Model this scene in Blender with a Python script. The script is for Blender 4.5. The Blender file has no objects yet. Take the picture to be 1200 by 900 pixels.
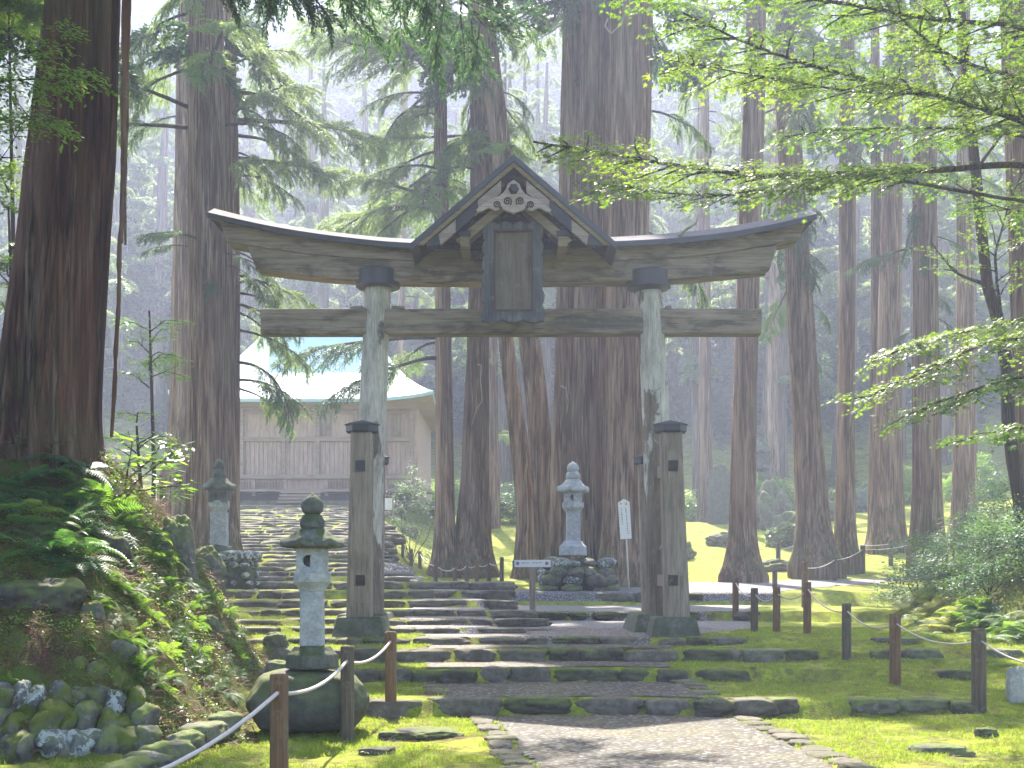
import bpy, math, random
import numpy as np
from mathutils import Vector
R = math.radians
rng = np.random.default_rng(7)
random.seed(7)
scene = bpy.context.scene
COL = scene.collection
F, CX, HY = 1500.0, 600.0, 680.0

def P(px, py, Y):
    return np.array([(px-CX)*Y/F, Y, (HY-py)*Y/F])

# ------------------------------------------------------------------ noise
_pr = np.random.default_rng(3)
_perm = _pr.permutation(256); _perm = np.concatenate([_perm, _perm, _perm])
_gr = _pr.normal(size=(256, 3)); _gr /= np.linalg.norm(_gr, axis=1)[:, None]
def perlin(p):
    p = np.asarray(p, float)
    i = np.floor(p).astype(int); f = p-i; u = f*f*f*(f*(f*6-15)+10); i &= 255
    out = 0
    for dx in (0, 1):
        for dy in (0, 1):
            for dz in (0, 1):
                h = _perm[_perm[_perm[(i[..., 0]+dx) & 255]+((i[..., 1]+dy) & 255)]+((i[..., 2]+dz) & 255)]
                g = _gr[h]
                d = g[..., 0]*(f[..., 0]-dx)+g[..., 1]*(f[..., 1]-dy)+g[..., 2]*(f[..., 2]-dz)
                w = (u[..., 0] if dx else 1-u[..., 0])*(u[..., 1] if dy else 1-u[..., 1])*(u[..., 2] if dz else 1-u[..., 2])
                out = out+w*d
    return out
def fbm(p, o=4):
    s, a = 0, 1.0
    p = np.asarray(p, float)
    for k in range(o):
        s = s+a*perlin(p*2**k+k*17.3); a *= .5
    return s
def sstep(a, b, x):
    t = np.clip((x-a)/(b-a), 0, 1); return t*t*(3-2*t)

# ------------------------------------------------------------------ meshes
class G:
    """a bag of vertices and faces (tri and quad arrays)"""
    def __init__(s): s.V = []; s.T = []; s.Q = []; s.n = 0
    def add(s, V, T=None, Q=None):
        V = np.asarray(V, float).reshape(-1, 3)
        s.V.append(V)
        if T is not None and len(T): s.T.append(np.asarray(T, int)+s.n)
        if Q is not None and len(Q): s.Q.append(np.asarray(Q, int)+s.n)
        s.n += len(V); return s
    def arr(s):
        V = np.concatenate(s.V) if s.V else np.zeros((0, 3))
        T = np.concatenate(s.T) if s.T else np.zeros((0, 3), int)
        Q = np.concatenate(s.Q) if s.Q else np.zeros((0, 4), int)
        return V, T, Q
    def merge(s, o): V, T, Q = o.arr(); return s.add(V, T, Q)
    def mesh(s, name, mat=None, smooth=False, off=None):
        V, T, Q = s.arr()
        if off is not None: V = V-np.asarray(off, float)
        me = bpy.data.meshes.new(name)
        me.vertices.add(len(V)); me.vertices.foreach_set('co', V.astype(np.float32).ravel())
        nl = len(T)*3+len(Q)*4
        me.loops.add(nl); me.loops.foreach_set('vertex_index', np.concatenate([T.ravel(), Q.ravel()]).astype(np.int32))
        me.polygons.add(len(T)+len(Q))
        st = np.concatenate([np.arange(len(T))*3, len(T)*3+np.arange(len(Q))*4]).astype(np.int32)
        me.polygons.foreach_set('loop_start', st)
        me.polygons.foreach_set('use_smooth', np.full(len(T)+len(Q), smooth, dtype=bool))
        me.update(calc_edges=True); me.validate()
        if mat is not None: me.materials.append(mat)
        return me
    def obj(s, name, mat, parent=None, smooth=False, bevel=0, loc=None):
        off = None
        if parent is not None: off = np.array(wloc(parent))
        elif loc is not None: off = np.asarray(loc, float)
        o = bpy.data.objects.new(name, s.mesh(name, mat, smooth, off))
        COL.objects.link(o)
        if parent is not None: o.parent = parent
        elif loc is not None: o.location = loc
        if bevel:
            b = o.modifiers.new('bevel', 'BEVEL'); b.width = bevel; b.segments = 2; b.limit_method = 'ANGLE'; b.angle_limit = R(40)
        return o

def wloc(o):
    v = Vector(o.location)
    while o.parent is not None: o = o.parent; v = v+Vector(o.location)
    return v
def tag(o, label, cat, group=None, kind=None):
    if label: o['label'] = label
    if cat: o['category'] = cat
    if group: o['group'] = group
    if kind: o['kind'] = kind
    return o
def thing(name, loc, label, cat, group=None):
    o = bpy.data.objects.new(name, None); COL.objects.link(o); o.location = [float(v) for v in loc]
    o.empty_display_size = .2
    return tag(o, label, cat, group)
def dup(o, parent=None, loc=None, rot=None, scale=None):
    c = o.copy(); COL.objects.link(c); c.parent = parent
    if loc is not None: c.location = loc
    if rot is not None: c.rotation_euler = rot
    if scale is not None: c.scale = (scale,)*3 if np.isscalar(scale) else scale
    return c
def dup_tree(o, **kw):
    c = dup(o, **kw)
    for ch in list(o.children):
        d = dup(ch, parent=c)
        for g in list(ch.children): dup(g, parent=d)
    return c

def box(c, s, rz=0, taper=1.0, g=None, shear=(0, 0)):
    """centre, full size; taper scales the top; shear shifts the top"""
    g = g or G()
    x, y, z = np.array(s)/2.0
    V = []
    for k, sz in ((1, -1), (taper, 1)):
        for sx, sy in ((-1, -1), (1, -1), (1, 1), (-1, 1)):
            V.append((sx*x*k+(shear[0] if sz > 0 else 0), sy*y*k+(shear[1] if sz > 0 else 0), sz*z))
    V = np.array(V)
    if rz:
        ca, sa = math.cos(rz), math.sin(rz)
        V = np.stack([V[:, 0]*ca-V[:, 1]*sa, V[:, 0]*sa+V[:, 1]*ca, V[:, 2]], 1)
    g.add(V+np.array(c), Q=[(3, 2, 1, 0), (4, 5, 6, 7), (0, 1, 5, 4), (1, 2, 6, 5), (2, 3, 7, 6), (3, 0, 4, 7)])
    return g
def tube(pts, rad, n=8, g=None, cap=True, noise=0, seed=0):
    g = g or G()
    pts = np.asarray(pts, float); m = len(pts)
    rad = np.broadcast_to(np.asarray(rad, float), (m,)) if np.ndim(rad) < 1 or len(np.atleast_1d(rad)) == m else np.interp(np.linspace(0, 1, m), np.linspace(0, 1, len(rad)), rad)
    t = np.gradient(pts, axis=0); t /= np.linalg.norm(t, axis=1)[:, None]+1e-9
    ref = np.array([0, 0, 1.0]) if abs(t[:, 2]).mean() < .8 else np.array([0, 1.0, 0])
    a = np.cross(t, ref); a /= np.linalg.norm(a, axis=1)[:, None]+1e-9
    b = np.cross(t, a)
    th = np.linspace(0, 2*np.pi, n, endpoint=False)
    V = pts[:, None]+rad[:, None, None]*(a[:, None]*np.cos(th)[None, :, None]+b[:, None]*np.sin(th)[None, :, None])
    if noise:
        q = V*6+seed; V = V+(V-pts[:, None])*(noise*fbm(q, 2))[..., None]
    i = np.arange(m-1)[:, None]*n; j = np.arange(n)[None]; k = (j+1) % n
    Q = np.stack([i+j, i+n+j, i+n+k, i+k], -1).reshape(-1, 4)
    V = V.reshape(-1, 3); T = []
    if cap:
        V = np.concatenate([V, pts[:1], pts[-1:]]); c0, c1 = m*n, m*n+1
        for q in range(n):
            T.append((c0, q, (q+1) % n)); T.append((c1, (m-1)*n+(q+1) % n, (m-1)*n+q))
    g.add(V, T=T, Q=Q); return g
def lathe(prof, n=24, c=(0, 0, 0), rot=0, g=None, power=None, lift=None):
    """prof: list of (r,z); n sides. lift(theta,r)->dz for upturned corners"""
    g = g or G()
    th = np.linspace(0, 2*np.pi, n, endpoint=False)+rot
    m = len(prof); V = []
    for r, z in prof:
        dz = lift(th, r) if lift else 0
        V.append(np.stack([r*np.cos(th), r*np.sin(th), z+dz+0*th], 1))
    V = np.concatenate(V)+np.array(c)
    i = np.arange(m-1)[:, None]*n; j = np.arange(n)[None]; k = (j+1) % n
    Q = np.stack([i+j, i+k, i+n+k, i+n+j], -1).reshape(-1, 4)
    ctr = np.array([[0, 0, prof[0][1]], [0, 0, prof[-1][1]]])+np.array(c)
    V = np.concatenate([V, ctr]); T = []
    for q in range(n):
        T.append((m*n, (q+1) % n, q)); T.append((m*n+1, (m-1)*n+q, (m-1)*n+(q+1) % n))
    g.add(V, T=T, Q=Q); return g
def prism(poly, y0, y1, g=None):
    """polygon in (x,z), extruded along y; fan triangulated through bpy tessellation"""
    from mathutils.geometry import tessellate_polygon
    g = g or G(); n = len(poly)
    t = np.array(tessellate_polygon([[Vector((p[0], p[1], 0)) for p in poly]]))
    V = np.array([(p[0], y0, p[1]) for p in poly]+[(p[0], y1, p[1]) for p in poly])
    j = np.arange(n); k = (j+1) % n
    g.add(V, T=np.concatenate([t, t[:, ::-1]+n]), Q=np.stack([j, k, k+n, j+n], 1)); return g
def ico(sub):
    t = (1+5**.5)/2
    V = [(-1, t, 0), (1, t, 0), (-1, -t, 0), (1, -t, 0), (0, -1, t), (0, 1, t), (0, -1, -t), (0, 1, -t), (t, 0, -1), (t, 0, 1), (-t, 0, -1), (-t, 0, 1)]
    T = [(0, 11, 5), (0, 5, 1), (0, 1, 7), (0, 7, 10), (0, 10, 11), (1, 5, 9), (5, 11, 4), (11, 10, 2), (10, 7, 6), (7, 1, 8), (3, 9, 4), (3, 4, 2), (3, 2, 6), (3, 6, 8), (3, 8, 9), (4, 9, 5), (2, 4, 11), (6, 2, 10), (8, 6, 7), (9, 8, 1)]
    V = [np.array(v)/np.linalg.norm(v) for v in V]
    for _ in range(sub):
        cache = {}; T2 = []
        def mid(a, b):
            key = (min(a, b), max(a, b))
            if key not in cache:
                v = V[a]+V[b]; V.append(v/np.linalg.norm(v)); cache[key] = len(V)-1
            return cache[key]
        for a, b, c in T:
            ab, bc, ca = mid(a, b), mid(b, c), mid(c, a)
            T2 += [(a, ab, ca), (b, bc, ab), (c, ca, bc), (ab, bc, ca)]
        T = T2
    return np.array(V), np.array(T)
ICO = {k: ico(k) for k in (2, 3, 4)}
def rock(c, s, seed=0, sub=3, amp=.35, square=.0, rz=0, g=None, tilt=0):
    g = g or G(); V, T = ICO[sub]; V = V.copy()
    if square:
        q = np.max(np.abs(V), axis=1)[:, None]; V = V*(1-square)+V/q*square*.85
    d = fbm(V*1.1+seed*7.7, 3)*amp; d2 = np.abs(perlin(V*2.3+seed*3.1+5))*amp*.5
    V = V*(1+d-d2)[:, None]
    V = V*np.array(s)/2.0
    if tilt:
        ca, sa = math.cos(tilt), math.sin(tilt); V = np.stack([V[:, 0]*ca-V[:, 2]*sa, V[:, 1], V[:, 0]*sa+V[:, 2]*ca], 1)
    ca, sa = math.cos(rz), math.sin(rz); V = np.stack([V[:, 0]*ca-V[:, 1]*sa, V[:, 0]*sa+V[:, 1]*ca, V[:, 2]], 1)
    g.add(V+np.array(c), T=T); return g
def inst(tpl, pos, X, up, scale, roll=None):
    """tile template (V,T,Q) at pos; template x axis along X"""
    V, T, Q = tpl; k = len(pos); n = len(V)
    X = X/(np.linalg.norm(X, axis=1)[:, None]+1e-9)
    Yv = np.cross(up, X); Yv /= np.linalg.norm(Yv, axis=1)[:, None]+1e-9
    Z = np.cross(X, Yv)
    if roll is not None:
        c, s = np.cos(roll)[:, None], np.sin(roll)[:, None]
        Yv, Z = Yv*c+Z*s, Z*c-Yv*s
    M = np.stack([X, Yv, Z], -1)*np.asarray(scale).reshape(-1, 1, 1)
    W = np.einsum('kij,nj->kni', M, V)+pos[:, None]
    off = (np.arange(k)*n)[:, None, None]
    g = G(); g.add(W.reshape(-1, 3), T=(T[None]+off).reshape(-1, 3) if len(T) else None, Q=(Q[None]+off).reshape(-1, 4) if len(Q) else None)
    return g

# ------------------------------------------------------------------ materials
class NT:
    def __init__(s, name):
        s.m = bpy.data.materials.new(name); s.m.use_nodes = True; s.t = s.m.node_tree; s.t.nodes.clear()
        s.out = s.n('ShaderNodeOutputMaterial'); s.tc = s.n('ShaderNodeTexCoord'); s.obj = s.tc.outputs['Object']
    def n(s, t, **k):
        x = s.t.nodes.new(t)
        for a, b in k.items(): setattr(x, a, b)
        return x
    def l(s, a, b): s.t.links.new(a, b)
    def put(s, sock, v):
        if hasattr(v, 'is_output'): s.l(v, sock)
        else: sock.default_value = (*v, 1) if isinstance(v, tuple) and len(v) == 3 and sock.type == 'RGBA' else v
    def map(s, sc, loc=(0, 0, 0), vec=None):
        x = s.n('ShaderNodeMapping'); s.l(vec or s.obj, x.inputs[0]); x.inputs['Scale'].default_value = sc; x.inputs['Location'].default_value = loc; return x.outputs[0]
    def geo(s): return s.n('ShaderNodeNewGeometry')
    def noise(s, sc, vec=None, det=4, rough=.55, dist=0):
        x = s.n('ShaderNodeTexNoise'); s.l(vec or s.obj, x.inputs['Vector']); x.inputs['Scale'].default_value = sc
        x.inputs['Detail'].default_value = det; x.inputs['Roughness'].default_value = rough; x.inputs['Distortion'].default_value = dist; return x.outputs[0]
    def vor(s, sc, vec=None, feat='F1', out='Distance', rnd=1):
        x = s.n('ShaderNodeTexVoronoi'); x.feature = feat; s.l(vec or s.obj, x.inputs['Vector']); x.inputs['Scale'].default_value = sc; x.inputs['Randomness'].default_value = rnd
        return x.outputs[out]
    def ramp(s, f, st):
        x = s.n('ShaderNodeValToRGB'); s.l(f, x.inputs[0]); e = x.color_ramp.elements
        while len(e) < len(st): e.new(.5)
        for q, (p, c) in zip(e, st): q.position = p; q.color = (*c, 1) if isinstance(c, tuple) else (c, c, c, 1)
        return x.outputs[0]
    def mix(s, f, a, b, mode='MIX'):
        x = s.n('ShaderNodeMix'); x.data_type = 'RGBA'; x.blend_type = mode
        s.put(x.inputs[0], f); s.put(x.inputs[6], a); s.put(x.inputs[7], b); return x.outputs[2]
    def math(s, op, a, b=0., c=None):
        x = s.n('ShaderNodeMath'); x.operation = op; s.put(x.inputs[0], a); s.put(x.inputs[1], b)
        if c is not None: s.put(x.inputs[2], c)
        return x.outputs[0]
    def upness(s, lo=.2, hi=.8):
        g = s.geo(); sp = s.n('ShaderNodeSeparateXYZ'); s.l(g.outputs['Normal'], sp.inputs[0])
        r = s.n('ShaderNodeMapRange'); s.l(sp.outputs[2], r.inputs[0]); r.inputs[1].default_value = lo; r.inputs[2].default_value = hi; return r.outputs[0]
    def zed(s, lo, hi):
        sp = s.n('ShaderNodeSeparateXYZ'); s.l(s.obj, sp.inputs[0]); r = s.n('ShaderNodeMapRange'); s.l(sp.outputs[2], r.inputs[0])
        r.inputs[1].default_value = lo; r.inputs[2].default_value = hi; return r.outputs[0]
    def rnd(s): return s.n('ShaderNodeObjectInfo').outputs['Random']
    def attr(s, nm): x = s.n('ShaderNodeAttribute'); x.attribute_name = nm; return x
    def bump(s, h, st=.5, d=.02, nrm=None):
        x = s.n('ShaderNodeBump'); s.l(h, x.inputs['Height']); x.inputs['Strength'].default_value = st; x.inputs['Distance'].default_value = d
        if nrm is not None: s.l(nrm, x.inputs['Normal'])
        return x.outputs[0]
    def done(s, col, rough=.8, nrm=None, spec=.3, metal=0, trans=None, tcol=None):
        b = s.n('ShaderNodeBsdfPrincipled'); s.put(b.inputs['Base Color'], col); s.put(b.inputs['Roughness'], rough)
        b.inputs['Specular IOR Level'].default_value = spec; b.inputs['Metallic'].default_value = metal
        if nrm is not None: s.l(nrm, b.inputs['Normal'])
        o = b.outputs[0]
        if trans:
            t = s.n('ShaderNodeBsdfTranslucent'); s.put(t.inputs[0], tcol)
            mx = s.n('ShaderNodeMixShader'); mx.inputs[0].default_value = trans; s.l(o, mx.inputs[1]); s.l(t.outputs[0], mx.inputs[2]); o = mx.outputs[0]
        s.l(o, s.out.inputs[0]); return s.m

def m_bark(name, dark, mid, light, moss=.5, scale=1.0, redness=0.5):
    n = NT(name)
    v = n.map((7*scale, 7*scale, .38*scale)); v2 = n.map((22*scale, 22*scale, .9*scale))
    a = n.noise(1, v, 6, .62, .6); b = n.noise(1, v2, 4, .6, .4)
    big = n.noise(.7, None, 2)
    c = n.ramp(a, [(.33, dark), (.47, mid), (.62, light)])
    c2 = n.mix(n.ramp(b, [(.38, .0), (.62, 1.)]), (dark[0]*.6, dark[1]*.6, dark[2]*.6), c)
    red = n.mix(n.ramp(n.noise(1, n.map((3, 3, .25), (3, 1, 2)), 3), [(.45, 0.), (.6, redness)]), c2, (.18, .088, .055), 'MIX')
    c3 = n.mix(.5, c2, red)
    bb = n.noise(1, n.map((1.6, 1.6, .13), (5, 5, 1)), 3, .6)
    c3 = n.mix(n.ramp(bb, [(.38, .55), (.5, 0.)]), c3, n.mix(1., c3, (.45, .42, .42), 'MULTIPLY'))
    c3 = n.mix(n.ramp(bb, [(.55, 0.), (.68, .5)]), c3, (light[0]*1.1, light[1]*1.08, light[2]*1.1))
    c3 = n.mix(n.ramp(n.noise(.8, n.map((1, 1, .5), (2, 7, 3)), 4), [(.56, 0.), (.7, .3)]), c3, (.12, .13, .075))
    hsv = n.n('ShaderNodeHueSaturation'); n.l(c3, hsv.inputs['Color']); n.l(n.math('MULTIPLY_ADD', n.rnd(), .5, .8), hsv.inputs['Value']); hsv.inputs['Saturation'].default_value = 1.0
    c3 = hsv.outputs[0]
    mz = n.zed(2.6, 0.0)
    mm = n.math('MULTIPLY', mz, n.ramp(n.noise(2.2, None, 5), [(.42, 0.), (.6, 1.)]))
    c4 = n.mix(n.math('MULTIPLY', mm, moss), c3, (.075, .095, .025))
    h = n.math('ADD', n.math('MULTIPLY', a, 1.2), b)
    nb = n.bump(h, 1.0, .05)
    return n.done(c4, .9, nb, .15)
def m_leaf(name, base, tc, trans=.5, rough=.45, var=.35, spec=.4, hue=.03):
    n = NT(name)
    g = n.geo(); isl = g.outputs['Random Per Island']
    big = n.noise(.9, None, 2)
    k = n.math('ADD', n.math('MULTIPLY', isl, .6), n.math('MULTIPLY', n.rnd(), .4))
    def vary(c):
        h = n.n('ShaderNodeHueSaturation'); n.put(h.inputs['Color'], c)
        n.l(n.math('MULTIPLY_ADD', k, -2*hue, .5+hue), h.inputs['Hue']); n.l(n.math('MULTIPLY_ADD', k, 2*var, 1-var), h.inputs['Value']); return h.outputs[0]
    return n.done(vary(base), rough, None, spec, trans=trans, tcol=vary(tc))
def m_rock(name, a, b, moss=.7, lichen=.5, sc=1.0, mosscol=(.15, .19, .028)):
    n = NT(name); x = n.noise(3*sc, None, 6, .65); y = n.noise(11*sc, None, 5, .7)
    c = n.mix(n.ramp(x, [(.35, 0.), (.65, 1.)]), a, b)
    c = n.mix(n.ramp(y, [(.4, .0), (.7, .6)]), c, (a[0]*.4, a[1]*.4, a[2]*.4))
    li = n.ramp(n.noise(7*sc, n.map((1, 1, 1), (4, 2, 9)), 4, .7), [((.50 if lichen >= 1 else .58), 0.), ((.54 if lichen >= 1 else .64), min(1, lichen*.9))])
    c = n.mix(li, c, (.42, .44, .42))
    up = n.math('MULTIPLY', n.upness(*((-.9, .2) if moss > 1 else (-.1, .7))), n.ramp(n.noise(2.4*sc, n.map((1, 1, 1), (9, 4, 1)), 5, .6), [(.38, 0.), (.52, 1.)]))
    c = n.mix(n.math('MULTIPLY', up, min(moss, 1.)), c, n.mix(n.noise(20, None, 2), mosscol, (mosscol[0]*.5, mosscol[1]*.55, mosscol[2]*.6)))
    nb = n.bump(n.math('ADD', x, n.math('MULTIPLY', y, .5)), .9, .03)
    return n.done(c, .85, nb, .3)
def m_wood(name, axis, a, b, c3, stain=.5, sc=1.0, white=None, boards=None):
    n = NT(name)
    st = {'x': (.6, 16, 16), 'y': (16, .6, 16), 'z': (16, 16, .6)}[axis]
    v = n.map(tuple(q*sc for q in st)); f = n.noise(1, v, 6, .62, .12); f2 = n.noise(1, n.map(tuple(q*sc*4 for q in st)), 3, .6)
    c = n.mix(.35, n.ramp(f, [(.25, a), (.5, b), (.75, c3)]), n.ramp(n.noise(2.2, n.map(tuple(q**.5 for q in st), (3, 5, 7)), 5, .65), [(.35, a), (.5, b), (.65, c3)]))
    c = n.mix(n.ramp(f2, [(.32, .4), (.5, 0.)]), c, tuple(q*.35 for q in a))
    s = n.ramp(n.noise(1.3, n.map(tuple(q**.35 for q in st)), 5, .6, .5), [(.49, 0.), (.62, stain)])
    c = n.mix(s, c, (.035, .028, .024))
    l = n.ramp(n.noise(6, None, 5, .7), [(.56, 0.), (.68, .45)])
    c = n.mix(l, c, (.26, .26, .21))
    if white:
        w = n.ramp(n.math('MULTIPLY_ADD', n.zed(4.4, .8), .20, n.noise(1.6, n.map((1.3, 1.3, .45), (2, 2, white[0])), 5, .62, .3)), [(white[1], 1.), (white[1]+.035, 0.)])
        c = n.mix(w, c, n.mix(n.ramp(n.math('ADD', n.math('MULTIPLY', f2, .5), n.math('MULTIPLY', n.noise(7, n.map((1, 1, .35)), 5, .7), .5)), [(.38, 0.), (.62, 1.)]), (.62, .58, .53), (.30, .27, .235)))
    nb = n.bump(n.math('ADD', f, n.math('MULTIPLY', f2, .6)), .9, .03)
    return n.done(c, .8, nb, .25)

M = {}
M['bark'] = m_bark('cedar_bark', (.08, .045, .028), (.225, .14, .088), (.38, .275, .195), .6)
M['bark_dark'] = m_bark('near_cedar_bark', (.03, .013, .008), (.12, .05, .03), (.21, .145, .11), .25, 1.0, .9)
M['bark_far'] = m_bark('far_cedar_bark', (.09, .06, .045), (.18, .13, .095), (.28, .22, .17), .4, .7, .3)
M['limb'] = m_bark('limb_bark', (.03, .024, .02), (.07, .055, .045), (.13, .11, .09), .3, 2.)
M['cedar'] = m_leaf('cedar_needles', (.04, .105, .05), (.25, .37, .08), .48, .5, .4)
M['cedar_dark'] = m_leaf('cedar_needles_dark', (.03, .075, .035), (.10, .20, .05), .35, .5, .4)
M['cedar_far'] = m_leaf('sunlit_far_needles', (.05, .11, .07), (.30, .40, .15), .5, .5, .4)  # backlit glow of the far crowns put into a brighter needle colour
M['maple'] = m_leaf('maple_leaves', (.04, .12, .022), (.20, .33, .025), .5, .45, .6, .35, .05)
M['broad'] = m_leaf('broad_leaves', (.06, .15, .025), (.26, .46, .035), .5, .35, .35)
M['shrub'] = m_leaf('shrub_leaves', (.035, .10, .05), (.12, .24, .06), .4, .5, .4, .3)
M['fern'] = m_leaf('fern_fronds', (.055, .14, .028), (.21, .38, .04), .48, .5, .4)
M['fern_dark'] = m_leaf('fern_fronds_dark', (.035, .11, .03), (.12, .28, .04), .4, .5, .3)
M['fern_sunlit'] = m_leaf('fern_fronds_sun_tinted', (.13, .17, .035), (.36, .40, .07), .5, .5, .35)  # golden tint stands in for sunlight on the ferns of the bed
M['grass'] = m_leaf('moss_tips', (.15, .22, .025), (.42, .52, .05), .5, .6, .35)
M['litter'] = m_leaf('dead_cedar_litter', (.15, .07, .035), (.2, .09, .04), .15, .7, .55, .2, .02)
M['rock'] = m_rock('mossy_rock', (.085, .078, .066), (.19, .175, .15), .9, .3)
M['rock_wall'] = m_rock('moss_grown_wall_stone', (.07, .065, .06), (.22, .215, .21), 1.1, .5, 1.4, (.13, .15, .02))
M['rock_dark'] = m_rock('dark_step_stone', (.04, .034, .027), (.10, .084, .07), .7, .15)
M['rock_step'] = m_rock('worn_step_stone', (.075, .06, .048), (.18, .152, .128), .28, .1, mosscol=(.12, .15, .025))
M['rock_spot'] = m_rock('lichen_spotted_rock', (.07, .07, .07), (.17, .17, .17), .35, 1.0, 1.3)
M['rock_wet'] = m_rock('smooth_dark_boulder', (.035, .034, .03), (.10, .095, .085), .6, .04, 1.1)
M['stone'] = m_rock('lantern_granite', (.32, .32, .31), (.46, .46, .45), .25, .3, 1.2, (.09, .11, .03))
M['stone_moss'] = m_rock('mossed_granite', (.08, .08, .068), (.17, .17, .145), .95, .1, 1.6, (.06, .085, .02))
M['stone_pale'] = m_rock('pale_granite', (.30, .30, .31), (.48, .48, .49), .2, .2, 1.6)
M['wood_beam'] = m_wood('weathered_beam', 'x', (.15, .112, .082), (.29, .235, .185), (.40, .34, .275), .6, .8)
M['wood_post'] = m_wood('weathered_post', 'z', (.15, .11, .085), (.29, .23, .18), (.40, .33, .27), .3)
M['wood_pillar'] = m_wood('peeling_pillar', 'z', (.09, .072, .055), (.17, .145, .115), (.27, .24, .19), .3, .8, (0, .60))
M['wood_pillar2'] = m_wood('peeling_pillar_b', 'z', (.12, .085, .055), (.21, .165, .12), (.30, .26, .20), .3, .8, (7, .52))
M['wood_tan'] = m_wood('tan_board', 'x', (.20, .15, .09), (.32, .25, .16), (.42, .34, .23), .15)
M['wood_pink'] = m_wood('pale_carved_wood', 'x', (.27, .20, .17), (.42, .33, .29), (.52, .43, .38), .05)
M['wood_carved'] = m_wood('carved_wood', 'x', (.36, .29, .25), (.5, .41, .36), (.58, .5, .44), .05)
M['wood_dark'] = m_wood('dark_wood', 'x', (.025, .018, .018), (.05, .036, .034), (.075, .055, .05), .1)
M['wood_frame'] = m_wood('bluish_frame_wood', 'z', (.055, .055, .065), (.12, .12, .135), (.20, .20, .215), .2)
M['wood_plaque'] = m_wood('plaque_wood', 'z', (.13, .10, .075), (.19, .155, .12), (.27, .235, .20), .3, .35)
M['fence'] = m_wood('fence_post_wood', 'z', (.055, .042, .03), (.12, .09, .065), (.19, .15, .11), .4, 1.5)
M['fence_red'] = m_wood('ruddy_post_wood', 'z', (.10, .05, .025), (.19, .10, .05), (.24, .17, .11), .3, 1.5)
M['temple_wood'] = m_wood('temple_boards', 'z', (.32, .21, .17), (.50, .36, .30), (.60, .46, .39), .05, .6)  # hall woods paled in colour to stand in for thicker haze there
M['temple_trim'] = m_wood('temple_trim', 'x', (.22, .16, .12), (.34, .26, .20), (.44, .34, .27), .05, .6)
def simple(name, c, rough=.6, spec=.4, metal=0, var=.15, sc=8):
    n = NT(name); f = n.noise(sc, None, 4)
    return n.done(n.mix(f, tuple(q*(1-var) for q in c), tuple(min(1, q*(1+var)) for q in c)), rough, n.bump(f, .2, .01), spec, metal)
M['metal'] = simple('dark_sheet_metal', (.045, .045, .06), .45, .5, 0, .3)
M['metal_pale'] = simple('sheet_roof_top', (.085, .085, .095), .85, .1, 0, .6, 5)
M['iron'] = simple('black_fitting', (.02, .02, .028), .5, .4, 0, .3)
M['copper'] = simple('verdigris_roof', (.36, .56, .57), .6, .5, 0, .12, 2)  # verdigris, with glare and haze put into a paler colour
M['white'] = simple('white_board', (.70, .68, .63), .6, .3, 0, .08)
M['signboard'] = simple('painted_signboard', (.62, .62, .65), .5, .3, 0, .08)
M['ink'] = simple('black_ink', (.05, .05, .06), .6)
M['navy'] = simple('navy_ink', (.04, .06, .12), .6)
M['red'] = simple('red_ink', (.55, .10, .05), .6)
M['bamboo'] = simple('pale_pole', (.50, .45, .34), .5)
M['deadwood'] = simple('bleached_wood', (.30, .25, .19), .8, .1, 0, .3)
M['rope'] = simple('pale_rope', (.52, .44, .40), .7, .3, 0, .25, 60)
M['darkvoid'] = simple('underfloor_shade', (.03, .03, .035), .8)
M['plaster'] = simple('pale_plaster', (.6, .6, .62), .8)
# ------------------------------------------------------------------ terrain
def rbf(pts, pre=1e-3):
    pts = np.array(pts, float); X = pts[:, :2]; n = len(X)
    A = np.linalg.norm(X[:, None]-X[None], axis=2)+np.eye(n)*pre
    Pm = np.concatenate([np.ones((n, 1)), X], 1)
    K = np.block([[A, Pm], [Pm.T, np.zeros((3, 3))]])
    w = np.linalg.solve(K, np.concatenate([pts[:, 2], np.zeros(3)]))
    def f(x, y):
        x = np.asarray(x, float); y = np.asarray(y, float); s = w[n]+w[n+1]*x+w[n+2]*y
        for i in range(n): s = s+w[i]*np.hypot(x-X[i, 0], y-X[i, 1])
        return s
    return f
def wp(px, py, Y): a = P(px, py, Y); return (a[0], a[1], a[2])
bank_pts = [wp(*q) for q in [
    (170, 905, 11.2), (235, 868, 12), (280, 850, 13.5), (296, 835, 15), (300, 815, 17), (300, 790, 19.5), (298, 770, 22),
    (45, 525, 16), (-60, 500, 17), (110, 528, 16.3), (165, 565, 17), (205, 605, 17.5), (222, 655, 18), (255, 712, 19),
    (0, 650, 13), (100, 650, 13.6), (0, 700, 12.4), (90, 692, 12.9), (110, 752, 12.2), (150, 775, 12.5), (0, 758, 11.6), (60, 757, 11.9),
    (0, 893, 11.0), (100, 885, 11.4), (150, 868, 11.9),
    (200, 700, 15), (250, 765, 15.2), (230, 800, 14), (160, 640, 15.5), (180, 725, 14), (-200, 600, 13), (-200, 880, 10.4), (-300, 560, 16),
    (60, 590, 14.8), (0, 600, 14.2)]]
bank_pts += [(-8, 20, 2.0), (-10.5, 20, 2.6), (-6, 21.5, .5), (-5.2, 23.5, -.75), (-8, 25, -.2), (-12, 26, .6), (-4.5, 9, -1.6), (-3.4, 8, -1.75), (-7, 6, -1.2), (-12, 8, .5),
              (-12, 14, 2.0), (-15, 30, 1.2), (-20, 16, 4), (-1.2, 10, -2.0), (-2.2, 14, -1.95), (-3, 18, -1.7), (-3.3, 22, -1.5), (0, 15, -2.8), (3, 15, -4)]
bank_f = rbf(bank_pts)
STEP1 = [(15.0, -1.40), (17.45, -1.21), (18.9, -1.02), (20.1, -.90)]
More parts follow.
